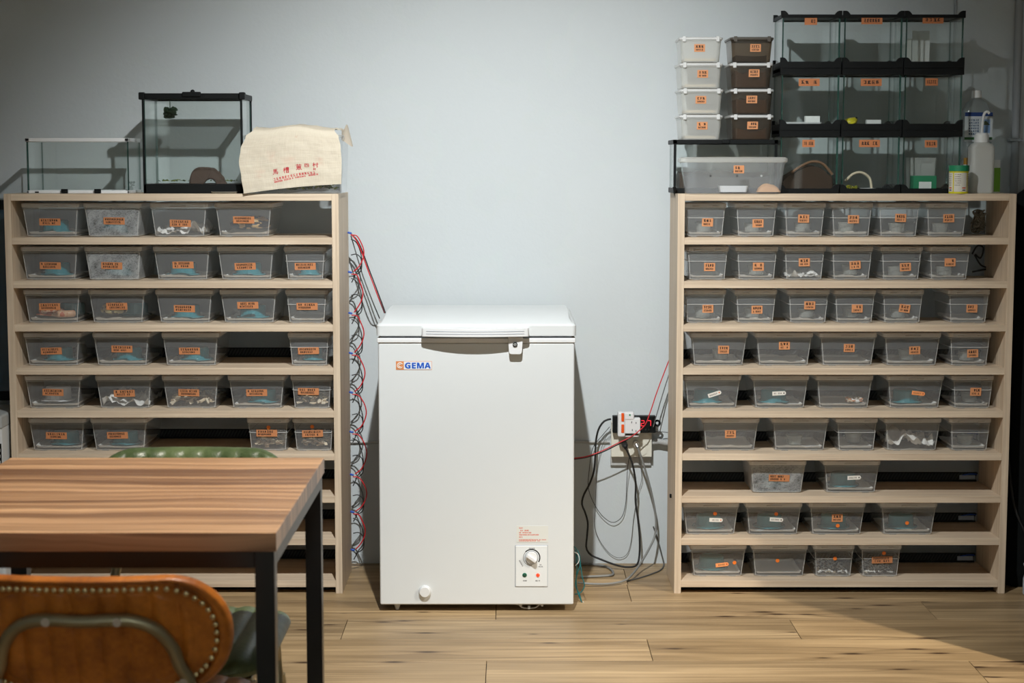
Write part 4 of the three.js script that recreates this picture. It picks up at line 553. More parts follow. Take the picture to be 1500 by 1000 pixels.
  const fold = mesh('cloth_fold', pg, std([0.60, 0.52, 0.42], 0.95, { side: THREE.DoubleSide })); fold.position.set(c0.x, c0.y + 0.004, c0.z - 0.03); tag(fold, 'bunched beige cloth corner hanging over end of covered tank', 'cloth');
  const li = mesh('clear_saucer', lathe([[0.0005, 0.002], [0.034, 0.002], [0.038, 0.006], [0.04, 0.006], [0.035, 0], [0.0005, 0]]), M.cup); li.position.set(onZ(328, 281, 0.36).x, HS, 0.3845 - 0.034); tag(li, 'small clear saucer on the rack before the tall tank', 'saucer');
}

// ------------------------------------------------------------------ bottles at the far end of the rack under the tanks
const labelTex = (w, h, draw) => { const t = canvasTex(w, h, draw); return std(0xffffff, 0.5, { map: t }); };
{
  const z = 0.33, at = (u) => onZ(u, 281, z).x;
  const b = thing('squeeze_bottle', 'white translucent squeeze bottle with bent spout at rack end', 'bottle', [at(1440.5), HS, z - 0.035]), hs = 0.185;
  mesh('bottle_body', crease(loft([[0.066, 0.05, 0.012, 0], [0.072, 0.055, 0.014, 0.004], [0.072, 0.055, 0.014, 0.137], [0.06, 0.048, 0.018, 0.147], [0.044, 0.044, 0.0215, 0.150], [0.042, 0.042, 0.0205, 0.153]], true, true), 0.8), M.squeeze, b); mesh('cap', cyl(0.0215, 0.022, 0.022, 0, 0.163, 0, 28), M.bottleCap, b); mesh('collar', cyl(0.016, 0.019, 0.006, 0, 0.177, 0, 20), M.bottleCap, b);
  mesh('spout', tubeG([[0.0, 0.174, 0], [0.001, 0.195, 0], [0.003, 0.225, 0], [0.008, 0.240, 0], [0.015, 0.243, 0], [0.021, 0.238, 0]], 0.0042, 26, 10), M.bottleCap, b);
  const j = thing('supplement_jar', 'white jar with green lid and yellow bands beside squeeze bottle', 'jar', [onZ(1407, 281, 0.39).x, HS + 0.0004, 0.3665]);
  const jt = labelTex(512, 256, (g, w, h) => { g.fillStyle = 'rgb(206,202,190)'; g.fillRect(0, 0, w, h); g.fillStyle = 'rgb(200,190,30)'; g.fillRect(0, 0, w, 18); g.fillRect(0, h - 22, w, 22); for (let k = 0; k < 4; k++) { g.fillRect(k * 128 + 56, 0, 10, h); g.strokeStyle = 'rgba(90,80,75,0.75)'; for (let r = 0; r < 6; r++) scribble(g, k * 128 + 72, 34 + r * 24, 96, 9, 12, 2); g.fillStyle = 'rgb(190,80,50)'; g.fillRect(k * 128 + 10, 184, 34, 14); g.fillStyle = 'rgb(30,40,70)'; g.fillRect(k * 128 + 12, 210, 30, 12); g.fillStyle = 'rgb(200,190,30)'; } });
  mesh('jar_body', new THREE.CylinderGeometry(0.0285, 0.0285, 0.066, 32).translate(0, 0.033, 0), jt, j); mesh('lid', cyl(0.030, 0.030, 0.017, 0, 0.0745, 0, 32), M.green, j);
  const k = thing('cleaner_bottle', 'large clear bottle with blue edged label behind squeeze bottle', 'bottle', [onZ(1426, 230, 0.22).x, HS, 0.235]);
  mesh('bottle_body', crease(loft([[0.085, 0.06, 0.014, 0], [0.09, 0.064, 0.016, 0.004], [0.09, 0.064, 0.016, 0.235], [0.06, 0.05, 0.02, 0.272], [0.028, 0.028, 0.0138, 0.285]], true, true), 0.8), phys([0.75, 0.78, 0.78], 0.12, { transmission: 0.85, thickness: 0 }), k); mesh('cap', cyl(0.014, 0.0145, 0.022, 0, 0.297, 0, 20), M.bottleCap, k);
  const kt = labelTex(256, 256, (g, w, h) => { g.fillStyle = 'rgb(190,196,200)'; g.fillRect(0, 0, w, h); g.fillStyle = 'rgb(16,50,110)'; g.fillRect(0, 0, w, 34); g.fillStyle = 'rgb(40,96,40)'; g.fillRect(0, h - 40, w, 22); g.fillStyle = 'rgb(120,150,190)'; g.fillRect(150, 60, 84, 120); g.fillStyle = 'rgb(60,70,40)'; g.beginPath(); g.moveTo(150, 110); g.lineTo(190, 70); g.lineTo(234, 110); g.fill(); g.strokeStyle = 'rgba(30,50,80,0.8)'; for (let r = 0; r < 6; r++) scribble(g, 36, 60 + r * 24, 96, 14, 5, 4); });
  mesh('label', new THREE.BoxGeometry(0.084, 0.088, 0.0008).translate(0, 0.198, 0.0328), [plainWhite, plainWhite, plainWhite, plainWhite, kt, plainWhite], k);
  const c = thing('dropper_bottle', 'small white bottle with amber cap behind green lidded jar', 'bottle', [onZ(1418, 250, 0.27).x, HS, 0.262]); mesh('bottle_body', lathe([[0.0005, 0], [0.014, 0], [0.015, 0.002], [0.015, 0.078], [0.012, 0.086], [0.0005, 0.086]]), M.bottleCap, c); mesh('cap', cyl(0.012, 0.0125, 0.02, 0, 0.096, 0), M.amberCap, c);
  const e = thing('green_carton', 'narrow white and green carton behind squeeze bottle', 'carton', [onZ(1456.5, 260, 0.26).x, HS, 0.25]); mesh('carton_body', bx(-0.016, 0.016, 0, 0.1, -0.015, 0.015, 0.001), M.bottleCap, e); mesh('green_band', bx(-0.0163, 0.0163, 0.004, 0.076, 0.0, 0.0155), std([0.16, 0.36, 0.02], 0.5), e);
}

// ------------------------------------------------------------------ chest freezer
const font = await new FontLoader().loadAsync('fonts/droid/droid_sans_bold.typeface.json');
{
  const zf = 0.6089, xl = -0.3825, xr = 0.1785, cx = (xl + xr) / 2, w = xr - xl, zb = 0.075, at = (u, v, z = zf) => { const p = onZ(u, v, z); return [p.x - cx, p.y, z]; };
  const g = thing('chest_freezer', 'white chest freezer with top lid and blue lettered emblem', 'freezer', [cx, 0, 0]);
  const yBody0 = at(700, 886)[1], yBody1 = at(700, 502)[1], yLip1 = at(700, 495)[1], yLid0 = at(700, 491.5)[1], yLid1 = at(700, 474)[1];
  mesh('body', bx(-w / 2, w / 2, yBody0, yBody1, zb, zf - 0.002, 0.005), M.white, g);
  mesh('top_lip', bx(-w / 2 - 0.003, w / 2 + 0.003, yBody1, yLip1, zb, zf + 0.002, 0.003), M.whitePlastic, g);
  mesh('gasket', bx(-w / 2 + 0.008, w / 2 - 0.008, yLip1, yLid0, zb + 0.01, zf - 0.006), M.gasket, g);
  { // the lid: vertical edge, rounded shoulder, slightly crowned top
    const hw = w / 2 + 0.004, prof = [[0, 0], [0, yLid1 - yLid0 - 0.006], [0.004, yLid1 - yLid0 - 0.001], [0.012, yLid1 - yLid0 + 0.002], [0.05, yLid1 - yLid0 + 0.012], [0.12, yLid1 - yLid0 + 0.019], [0.20, yLid1 - yLid0 + 0.022]];
    const zc = (zf + 0.004 + zb) / 2, dz = zf + 0.004 - zb, rings = prof.map(([i, y]) => [2 * hw - 2 * Math.min(i, 0.02) * 0.9, dz - 2 * Math.min(i, dz / 2 - 0.01), 0.012, yLid0 + y, zc]);
    mesh('lid', crease(loft(rings, true, true), 0.5), M.white, g);
  }
  const h0 = at(619, 481), h1 = at(774, 492);
  const hy0 = at(700, 491)[1], hy1 = at(700, 479)[1], hs = new THREE.Shape(), hm = (h0[0] + h1[0]) / 2; hs.moveTo(h0[0], 0); hs.lineTo(h0[0], 0.022); hs.quadraticCurveTo(h0[0], 0.030, h0[0] + 0.008, 0.031); hs.quadraticCurveTo(hm, 0.066, h1[0] - 0.008, 0.031); hs.quadraticCurveTo(h1[0], 0.030, h1[0], 0.022); hs.lineTo(h1[0], 0); hs.closePath();
  const hd = mesh('handle', new THREE.ExtrudeGeometry(hs, { depth: hy1 - hy0 - 0.002, bevelEnabled: true, bevelSize: 0.001, bevelThickness: 0.001, bevelSegments: 2, curveSegments: 20 }).rotateX(Math.PI / 2).translate(0, hy1 - 0.001, zf + 0.004), M.whitePlastic, g);
  for (const q of [0.35, 0.65]) mesh('handle_rib', tubeG([-1, -0.75, -0.5, -0.25, 0, 0.25, 0.5, 0.75, 1].map((t) => [hm + t * (h1[0] - h0[0]) * 0.46, hy0 + (hy1 - hy0) * q, zf + 0.0052 + 0.031 + 0.0175 * (1 - t * t * 0.92)]), 0.0007, 40, 5), M.gasket, hd);
  const l0 = at(744.5, 494), l1 = at(765.5, 517);
  const lk = mesh('lock_plate', new THREE.ExtrudeGeometry((() => { const s = new THREE.Shape(), a = l0[0], b = l1[0], t = l0[1] + 0.002, q = l1[1]; s.moveTo(a, t); s.lineTo(a + 0.003, q + 0.006); s.quadraticCurveTo(a + 0.004, q, a + 0.010, q); s.lineTo(b - 0.010, q); s.quadraticCurveTo(b - 0.004, q, b - 0.003, q + 0.006); s.lineTo(b, t); s.closePath(); return s; })(), { depth: 0.024, bevelEnabled: true, bevelSize: 0.001, bevelThickness: 0.001, bevelSegments: 2 }).translate(0, 0, zf - 0.002), M.whitePlastic, g);
  const kh = at(754.5, 503); mesh('key_barrel', cyl(0.0068, 0.0068, 0.004, kh[0], kh[1], zf + 0.0245, 20, Math.PI / 2), M.black, lk); mesh('key_face', cyl(0.0045, 0.0045, 0.002, kh[0], kh[1], zf + 0.0268, 20, Math.PI / 2), M.chrome, lk);
  // emblem
  const e0 = at(580, 541.5), e1 = at(632.5, 529), eh = e1[1] - e0[1], ew = e1[0] - e0[0];
  const em = mesh('emblem', bx(e0[0], e1[0], e0[1], e1[1], zf - 0.002, zf - 0.0012), plainOrange, g);
  mesh('emblem_field', bx(e0[0] + eh * 0.92, e1[0] - 0.001, e0[1] + 0.001, e1[1] - 0.001, zf - 0.0014, zf - 0.0008), std([0.72, 0.73, 0.74], 0.5), em);
  const emW = std([0.8, 0.75, 0.68], 0.5), cxe = e0[0] + eh * 0.47, cye = (e0[1] + e1[1]) / 2;
  mesh('emblem_mark', new THREE.TorusGeometry(eh * 0.31, eh * 0.055, 6, 30, Math.PI * 1.7).rotateZ(0.5).translate(cxe, cye, zf - 0.0010), emW, em); mesh('emblem_mark', new THREE.TorusGeometry(eh * 0.15, eh * 0.05, 6, 24, Math.PI * 1.5).rotateZ(0.8).translate(cxe, cye, zf - 0.0010), emW, em);
  const tg = new TextGeometry('GEMA', { font, size: eh * 0.66, depth: 0.0006, curveSegments: 5, bevelEnabled: true, bevelThickness: 0.0001, bevelSize: 0.0004, bevelSegments: 1 }); tg.computeBoundingBox(); const tb = tg.boundingBox, tw = tb.max.x - tb.min.x, room = ew - eh * 0.92 - 0.006;
  tg.translate(-tb.min.x, -(tb.min.y + tb.max.y) / 2, 0).scale(room / tw, 1, 1).translate(e0[0] + eh * 0.92 + 0.003, cye, zf - 0.0009); mesh('lettering', tg, std([0.01, 0.09, 0.48], 0.4), em);
  // notice and control panel
  const n0 = at(756.5, 794.5), n1 = at(803, 770), nt = canvasTex(512, 280, (c, W2, H2) => { c.fillStyle = 'rgb(214,214,208)'; c.fillRect(0, 0, W2, H2); c.strokeStyle = 'rgb(206,108,90)'; scribble(c, 40, 28, 90, 20, 4, 5); scribble(c, 40, 70, 160, 18, 9, 5); scribble(c, 40, 106, 200, 18, 11, 5); scribble(c, 40, 142, 320, 18, 17, 5); scribble(c, 40, 180, 60, 18, 3, 5); scribble(c, 40, 226, 440, 14, 30, 4); scribble(c, 40, 246, 340, 14, 22, 4); });
  const nm = std(0xffffff, 0.5, { map: nt }); mesh('notice', bx(n0[0], n1[0], n0[1], n1[1], zf - 0.0021, zf - 0.0013), [M.white, M.white, M.white, M.white, nm, M.white], g);
  const c0 = at(755, 859), c1 = at(802, 799), pg = mesh('control_panel', bx(c0[0], c1[0], c0[1], c1[1], zf - 0.003, zf + 0.0004, 0.003), std([0.70, 0.71, 0.71], 0.4), g);
  mesh('panel_edge', bx(c0[0] - 0.0012, c1[0] + 0.0012, c0[1] - 0.0012, c1[1] + 0.0012, zf - 0.0025, zf - 0.0012, 0.003), M.gasket, pg);
  const d = at(778.5, 816.5); mesh('scale_arc', new THREE.RingGeometry(0.0225, 0.0258, 40, 1, -0.55, 2.9).translate(d[0], d[1], zf + 0.0007), M.black, pg); mesh('scale_arc_thin', new THREE.RingGeometry(0.0230, 0.0242, 40, 1, 2.3, 2.5).translate(d[0], d[1], zf + 0.0007), M.black, pg);
  mesh('dial_shadow_ring', new THREE.TorusGeometry(0.0195, 0.0008, 6, 40).translate(d[0], d[1], zf + 0.0008), M.gasket, pg);  // grey ring drawn in as the shadow round the knob
  const kn = mesh('dial_knob', new THREE.CylinderGeometry(0.0165, 0.0185, 0.007, 36).rotateX(Math.PI / 2).translate(d[0], d[1], zf + 0.0035), M.whitePlastic, g); mesh('dial_grip', new RoundedBoxGeometry(0.033, 0.011, 0.012, 2, 0.003).applyMatrix4(M4(d[0], d[1], zf + 0.0115, 0, 0, -0.62)), M.whitePlastic, kn);
  const gl = at(768.5, 842), rl = at(788, 842);
  mesh('lamp_green', new THREE.SphereGeometry(0.0055, 16, 12).scale(1, 1, 0.6).translate(gl[0], gl[1], zf + 0.001), phys([0.005, 0.06, 0.035], 0.15, { clearcoat: 0.6 }), g); mesh('lamp_bezel', new THREE.TorusGeometry(0.006, 0.0008, 6, 20).translate(gl[0], gl[1], zf + 0.0006), std([0.02, 0.25, 0.15], 0.4), g);
  mesh('lamp_red', new THREE.SphereGeometry(0.0055, 16, 12).scale(1, 1, 0.6).translate(rl[0], rl[1], zf + 0.001), phys([0.45, 0.02, 0.005], 0.15, { clearcoat: 0.6, emissive: new THREE.Color(0.9, 0.07, 0.015), emissiveIntensity: 0.9 }), g);
  const pr = canvasTex(256, 330, (c, W2, H2) => { c.fillStyle = 'rgb(221,223,223)'; c.fillRect(0, 0, W2, H2); c.strokeStyle = 'rgb(110,110,112)'; scribble(c, 106, 12, 50, 9, 8, 2); scribble(c, 186, 148, 26, 8, 3, 2); scribble(c, 186, 164, 46, 9, 6, 2); c.save(); c.translate(30, 112); c.rotate(1.05); scribble(c, 0, 0, 60, 9, 9, 2); c.restore(); scribble(c, 56, 282, 34, 8, 4, 2.4); scribble(c, 160, 282, 40, 8, 6, 2.4); });
  mesh('panel_print', bx(c0[0] + 0.002, c1[0] - 0.002, c0[1] + 0.002, c1[1] - 0.002, zf + 0.0001, zf + 0.00055), [M.white, M.white, M.white, M.white, std(0xffffff, 0.4, { map: pr }), M.white], pg);
  const dr = at(622.5, 866); mesh('drain_cap', join([cyl(0.0165, 0.018, 0.010, dr[0], dr[1], zf + 0.003, 32, Math.PI / 2), cyl(0.014, 0.0165, 0.003, dr[0], dr[1], zf + 0.0093, 32, Math.PI / 2)]), M.whitePlastic, g);
  // feet
  for (const [fx, fz] of [[at(581, 889)[0], zf - 0.03], [at(815, 889)[0], zf - 0.10], [at(581, 889)[0], zb + 0.06], [at(815, 889)[0], zb + 0.06]]) mesh('foot', new THREE.CylinderGeometry(0.0115, 0.0045, yBody0, 14).translate(fx, yBody0 / 2, fz), M.greyPipe, g);
  const br = at(775, 888); mesh('floor_bracket', join([tubeG([[br[0] - 0.075, yBody0, zf - 0.02], [br[0] - 0.03, yBody0 - 0.004, zf - 0.02], [br[0] - 0.02, yBody0 - 0.012, zf - 0.02], [br[0] + 0.02, yBody0 - 0.012, zf - 0.02], [br[0] + 0.03, yBody0 - 0.004, zf - 0.02], [br[0] + 0.07, yBody0, zf - 0.02]], 0.002, 40, 6), bx(br[0] - 0.004, br[0] + 0.004, yBody0 - 0.016, yBody0 - 0.006, zf - 0.024, zf - 0.014, 0.002), bx(br[0] - 0.028, br[0] - 0.02, yBody0 - 0.008, yBody0, zf - 0.024, zf - 0.014, 0.002), bx(br[0] + 0.034, br[0] + 0.042, yBody0 - 0.008, yBody0, zf - 0.024, zf - 0.014, 0.002)]), M.greyPipe, g);
}

// ------------------------------------------------------------------ wires beside the rack behind the table
{
  const ys = [341, 398.5, 458.5, 517, 574.5, 632.5, 695, 749.5, 805], bul = [533, 531.5, 533, 534.5, 536.5, 537, 537, 535], z = 0.135, xr = -0.5125;
  const P = (u, v, dz = 0) => onZ(u, v, z + dz);
  for (let i = 0; i < 9; i++) {
    const c = P(513.5 + i * 0.45, ys[i]), tl = TIER[i + 1];
    const b = mesh('wire_connector', new RoundedBoxGeometry(0.013, 0.0062, 0.006, 2, 0.002).applyMatrix4(M4(0, 0, 0, 0, 0, -0.25)), M.blue); b.position.set(xr + 0.0075, c.y, z); tag(b, `blue wire connector on rack side at ${tl} tier`, 'connector', 'blue connectors up the side of the rack');
    if (i === 8) continue;
    const v0 = ys[i] + 3, v1 = ys[i + 1] - 1, a = 514 + i * 0.45, m = (q) => v0 + (v1 - v0) * q, B = bul[i];
    tag(tube([P(a, v0), P(a + 8, v0 + 1), P(B - 5, m(0.18)), P(B, m(0.45)), P(B - 2, m(0.68)), P(B - 8, m(0.88)), P(a + 4, v1)], 0.0019, 40, M.red, 'red_wire'), `red wire loop from ${tl} to ${TIER[i + 2]} tier beside the freezer`, 'wire', 'red wire loops up the side of the rack');
    tag(tube([P(a, v0 + 6, -0.012), P(a + 7, v0 + 10, -0.012), P(a + 13, m(0.4), -0.012), P(a + 16, m(0.75), -0.012), P(a + 14, m(1.0), -0.012), P(a + 4, m(1.12), -0.012)], 0.0017, 36, M.wireBlack, 'black_wire'), `black wire arc from ${tl} tier down past its red loop`, 'wire', 'black wire arcs up the side of the rack');
    tag(tube([P(a, m(0.55), -0.02), P(a + 8, m(0.53), -0.02), P(a + 14, m(0.62), -0.02), P(a + 15, m(0.85), -0.02), P(a + 8, m(1.04), -0.02), P(a + 1, m(1.3), -0.02)], 0.0016, 36, M.wireBlack, 'black_wire'), `black wire crossing behind the red loop under ${tl} tier`, 'wire', 'crossing wires up the side of the rack');
  }
  tag(tube([P(513, 342), P(522, 352), P(540, 398), P(556, 440), onZ(563, 458, 0.062)], 0.0019, 30, M.red, 'red_wire'), 'straight red wire running from rack top to behind freezer', 'wire');
  tag(tube([P(514, 342, -0.014), P(524, 353, -0.014), P(542, 398, -0.014), P(558, 440, -0.014), onZ(564.5, 458, 0.045)], 0.0019, 30, M.wireBlack, 'black_wire'), 'straight black wire running beside the straight red wire', 'wire');
  tag(tube([P(514, 345, -0.03), P(519, 362, -0.03), P(531, 402, -0.03), P(546, 442, -0.03), onZ(556, 466, 0.035)], 0.0019, 30, M.wireGrey, 'grey_wire'), 'slanting grey wire below the straight red wire', 'wire');
}
// ------------------------------------------------------------------ wall conduit, socket and plugs
{
  const yC = onZ(860, 647, 0.008).y;
  tag(mesh('conduit_pipe', bar(new X(-1.35, yC - 0.002, 0.006), new X(onZ(893, 647, 0.006).x, yC, 0.006), 0.0045), M.greyPipe), 'thin grey conduit running along the wall behind freezer', 'conduit');
  const s0 = onZ(895, 668, 0.02), s1 = onZ(954, 617, 0.02), sb = thing('wall_socket', 'ivory wall socket box with plugs beside the freezer', 'socket', [(s0.x + s1.x) / 2, s0.y, 0]), sw = s1.x - s0.x, sh = s1.y - s0.y;
  mesh('socket_box', bx(-sw / 2, sw / 2, 0, sh, 0.001, 0.035, 0.003), M.ivory, sb); mesh('socket_plate', bx(-sw / 2 - 0.001, sw / 2 + 0.001, 0.001, sh - 0.001, 0.035, 0.0395, 0.002), M.ivory, sb);
  mesh('side_box', bx(-sw / 2 - 0.001, sw / 2 + 0.001, -0.032, 0, 0.001, 0.012, 0.002), M.greyPipe, sb); mesh('outlet_well', cyl(0.024, 0.024, 0.004, 0.028, 0.028, 0.040, 30, Math.PI / 2), M.ivory, sb);
  const cp = []; for (let i = 0; i < 15; i++) { const q = onZ(956 + i * 1.8, 647.5 - Math.sin(i * 0.4) * 1, 0.02); cp.push(new THREE.TorusGeometry(0.0075, 0.0028, 6, 14).rotateY(Math.PI / 2).translate(q.x, q.y, q.z)); }
  tag(mesh('flexible_conduit', join(cp), M.greyPipe), 'ribbed grey flexible conduit between socket and rack', 'conduit');
  // adaptor
  const a0 = onZ(904.5, 640, 0.09), a1 = onZ(938, 603, 0.09), ad = thing('plug_adaptor', 'white plug adaptor with two orange switches on wall socket', 'adaptor', [(a0.x + a1.x) / 2, a0.y, 0]), aw = a1.x - a0.x, ah = a1.y - a0.y;
  mesh('adaptor_body', join([bx(-aw / 2, -aw / 2 + 0.024, 0.002, ah, 0.072, 0.104, 0.005), bx(-aw / 2 + 0.02, aw / 2, 0.012, ah * 0.76, 0.072, 0.100, 0.003), bx(-aw / 2 + 0.02, aw / 2 - 0.02, ah * 0.7, ah, 0.072, 0.102, 0.004), bx(-aw / 2 + 0.004, aw / 2 - 0.004, 0.0, 0.0055, 0.041, 0.09, 0.002)]), M.whitePlastic, ad);
  for (const k of [0, 1]) mesh('rocker_switch', bx(-aw / 2 + 0.011, -aw / 2 + 0.020, 0.016 + k * 0.036, 0.043 + k * 0.036, 0.102, 0.106, 0.001), M.orangeSwitch, ad);
  for (const [x, y] of [[0.008, 0.05], [0.022, 0.048], [0.010, 0.025], [0.022, 0.022]]) mesh('pin_slot', bx(x - 0.001, x + 0.001, y - 0.004, y + 0.002, 0.0995, 0.1005), M.black, ad);
  mesh('indicator', cyl(0.0025, 0.0025, 0.002, 0.002, ah - 0.008, 0.1025, 12, Math.PI / 2), M.green, ad);
  // temperature controller
  const t0 = onZ(897, 632.5, 0.05), t1 = onZ(960, 608, 0.05), tc = thing('temperature_controller', 'black temperature controller with red digits behind the plug adaptor', 'controller', [(t0.x + t1.x) / 2, t0.y, 0]), tw = t1.x - t0.x, th = t1.y - t0.y;
  mesh('controller_case', bx(-tw / 2, tw / 2, 0, th, 0.042, 0.0695, 0.002), M.black, tc); mesh('mount_ear', new THREE.TorusGeometry(0.008, 0.0035, 8, 20).translate(tw / 2 + 0.006, th * 0.55, 0.056), M.black, tc);
  const led = std([0.1, 0.002, 0.002], 0.4, { emissive: new THREE.Color(1, 0.03, 0.05), emissiveIntensity: 1.4 }), seg7 = (d, x, y, s) => { const on = { 2: 'abged', 7: 'abc' }[d], B = { a: [0, 1, 1, 0], b: [1, 0.5, 0, 1], c: [1, 0, 0, 1], d: [0, 0, 1, 0], e: [0, 0, 0, 1], g: [0, 0.5, 1, 0] }, l = []; for (const k of on) { const [px, py, hx, hy] = B[k]; l.push(bx(x + px * s * 0.55 - (hy ? 0.0009 : 0), x + px * s * 0.55 + (hx ? s * 0.55 : 0.0009), y + py * s - (hx ? 0.0009 : 0), y + py * s + (hy ? s * 0.5 : 0.0009), 0.0695, 0.0703)); } return join(l); };
  const dx = onZ(940, 620, 0.09).x - tc.position.x; mesh('display_digit', seg7(2, dx, th * 0.42, 0.017), led, tc); mesh('display_digit', seg7(7, dx + 0.021, th * 0.42, 0.017), led, tc); mesh('indicator_lamp', cyl(0.0015, 0.0015, 0.001, dx - 0.003, th * 0.42, 0.0697, 10, Math.PI / 2), led, tc);
  for (let k = 0; k < 3; k++) mesh('button', cyl(0.0028, 0.0028, 0.002, dx + 0.002 + k * 0.012, th * 0.2, 0.07, 12, Math.PI / 2), M.blackRubber, tc);
  // plugs and leads
  const P = (u, v, z) => onZ(u, v, z);
  const plug = (u, v, mat, name, label, pts, r, cm) => { const o = thing(name, label, 'plug', [0, 0, 0]); const a = P(u, v, 0.0), dir = P(pts[0][0], pts[0][1], pts[0][2]); mesh('plug_body', join([bar(new X(P(u, v, 0.08).x, P(u, v, 0.08).y, 0.0425), new X(P(u, v, 0.08).x, P(u, v, 0.08).y, 0.082), 0.0095, 16), bar(new X(P(u, v, 0.08).x, P(u, v, 0.08).y, 0.08), dir, 0.0055, 12)]), mat, o); mesh('lead', tubeG(pts.map((q) => P(...q)), r, 90, 8), cm, o); };
  plug(915.5, 652, M.blackRubber, 'black_plug', 'black plug with thick black lead hanging from wall socket', [[917, 657, 0.085], [925, 675, 0.08], [931, 705, 0.07], [931, 735, 0.06], [934.5, 760, 0.055], [937, 790, 0.055], [936, 818, 0.06], [932, 828, 0.08], [921, 830.5, 0.09], [905, 828, 0.09], [880, 819, 0.085], [865, 812, 0.08], [859, 803, 0.07], [860, 785, 0.06], [861, 765, 0.05], [857, 750, 0.045], [852.5, 738, 0.045], [855, 725, 0.045], [863, 710, 0.045], [870, 690, 0.045], [872, 665, 0.05], [873, 645, 0.05], [878, 626, 0.06], [886, 616, 0.06], [895, 613.5, 0.056]], 0.0032, M.blackRubber);
  plug(932, 650.5, M.chrome, 'grey_plug', 'grey plug with long grey lead running to the floor', [[934, 655, 0.085], [942, 678, 0.08], [950, 705, 0.07], [957, 735, 0.06], [961, 765, 0.055], [959, 785, 0.06], [950, 805, 0.09], [938, 825, 0.14], [927, 840, 0.22], [915, 850, 0.27], [895, 854.5, 0.30], [868, 855, 0.31], [846, 853, 0.31]], 0.0034, M.cableGrey);
  tag(tube([[846, 826, 0.10], [866, 826, 0.10], [886, 829, 0.11], [897, 836, 0.15], [896, 842, 0.20], [880, 843.5, 0.21], [850, 844.5, 0.215]].map(([u, v, z]) => { const p = onY(u, v, 0.0045); return new X(p.x, 0.0045, p.z); }), 0.0038, 60, M.cableGrey, 'grey_cable'), 'grey cable looping on the floor beside the freezer', 'cable');
  tag(tube([[957, 771, 0.03], [964, 792, 0.02], [971, 818, 0.015], [972.5, 824, 0.02]].map((q) => P(...q)).concat([[968, 834], [955, 840], [935, 846.5], [918, 850.5]].map(([u, v]) => { const p = onY(u, v, 0.003); return new X(p.x, 0.003, p.z); })), 0.0022, 60, M.wireGrey, 'grey_wire'), 'thin grey wire trailing down wall onto the floor by rack', 'wire');
  tag(tube([[841, 671, 0.116], [858, 668.5, 0.117], [880, 661, 0.117], [905, 649, 0.119], [925, 639, 0.119], [937, 630, 0.117], [945, 622, 0.116], [952, 605, 0.11], [962, 575, 0.1], [974, 543, 0.09], [983, 520, 0.085]].map((q) => P(...q)), 0.0018, 70, M.red, 'red_wire'), 'red wire crossing the socket up to the tank rack', 'wire');
  tag(tube([[841, 672.5, 0.111], [858, 670, 0.111], [880, 663, 0.111], [905, 651, 0.113], [922, 642, 0.111], [934, 633, 0.108]].map((q) => P(...q)), 0.0018, 60, M.wireBlack, 'black_wire'), 'black wire running under the red wire across socket', 'wire');
  tag(tube([[957, 625, 0.08], [964, 600, 0.07], [972, 573, 0.06], [981, 545, 0.06]].map((q) => P(...q)), 0.0016, 24, M.wireGrey, 'grey_wire'), 'dark grey wire rising from controller to the rack', 'wire');
  tag(tube([[893, 625, 0.04], [882, 638, 0.03], [869, 655, 0.02], [863, 690, 0.015], [862, 715, 0.015], [870, 737, 0.015], [884, 757, 0.015], [898, 765, 0.015], [910, 758, 0.015], [916, 740, 0.015], [918, 710, 0.02], [920, 680, 0.04], [924, 662, 0.03], [926, 668, 0.012]].map((q) => P(...q)), 0.0011, 90, M.wireBlack, 'thin_wire'), 'thin black sensor wire hanging in a loop on wall', 'wire');
  tag(tube([[895, 628, 0.03], [884, 648, 0.02], [876, 680, 0.01], [872, 740, 0.008], [872, 775, 0.008], [884, 800, 0.008], [898, 814, 0.008], [908, 817, 0.008], [918, 812, 0.008], [924, 795, 0.008], [928, 760, 0.008], [934, 725, 0.01], [940, 700, 0.02], [935, 665, 0.06]].map((q) => P(...q)), 0.0009, 90, M.wireGrey, 'thin_wire'), 'thin grey wire hanging in lower loop on wall', 'wire');
  tag(tube([[960, 632, 0.05], [972, 632.5, 0.03], [984, 634, 0.03]].map((q) => P(...q)), 0.0011, 16, M.wireBlack, 'thin_wire'), 'short thin wire from controller to the rack side', 'wire');
  // teal bundle beside the freezer foot
  const tw1 = thing('teal_wire_bundle', 'tangle of teal wires hanging at freezer corner', 'wire', [0, 0, 0]);
  [[[841, 800], [847, 808], [850, 825], [845, 842], [843, 858], [848, 868], [853, 884]], [[842, 808], [849, 822], [853, 845], [856, 858], [850, 868], [842, 870]], [[843, 805], [845, 830], [844, 850], [846, 866], [851, 880]]].forEach((pts) => mesh('strand', tubeG(pts.map(([u, v]) => P(u, v, 0.50)), 0.0017, 40, 6), M.tealWire, tw1)); mesh('white_strand', tubeG([[841, 808], [847, 812], [848, 822], [843, 828]].map(([u, v]) => P(u, v, 0.505)), 0.0014, 20, 6), M.wireWhite, tw1);
  mesh('strand_end', tubeG([[853, 884], [851, 888], [856, 886], [854, 880]].map(([u, v]) => P(u, v, 0.50)), 0.0009, 16, 5), M.wireWhite, tw1);
  const hk = mesh('black_clip', new RoundedBoxGeometry(0.006, 0.012, 0.01, 2, 0.002), M.black); { const p = P(981, 726, 0.28); hk.position.set(0.4902 - 0.0028, p.y, 0.28); } tag(hk, 'small black clip on the side of the tank rack', 'clip');
  const hk2 = mesh('black_hook', new THREE.ConeGeometry(0.006, 0.03, 10).rotateX(Math.PI), M.black); { const p = P(981, 284, 0.34); hk2.position.set(0.4902 - 0.0062, p.y + 0.006, 0.345); } tag(hk2, 'black pointed hook at top corner of tank rack', 'hook');
}
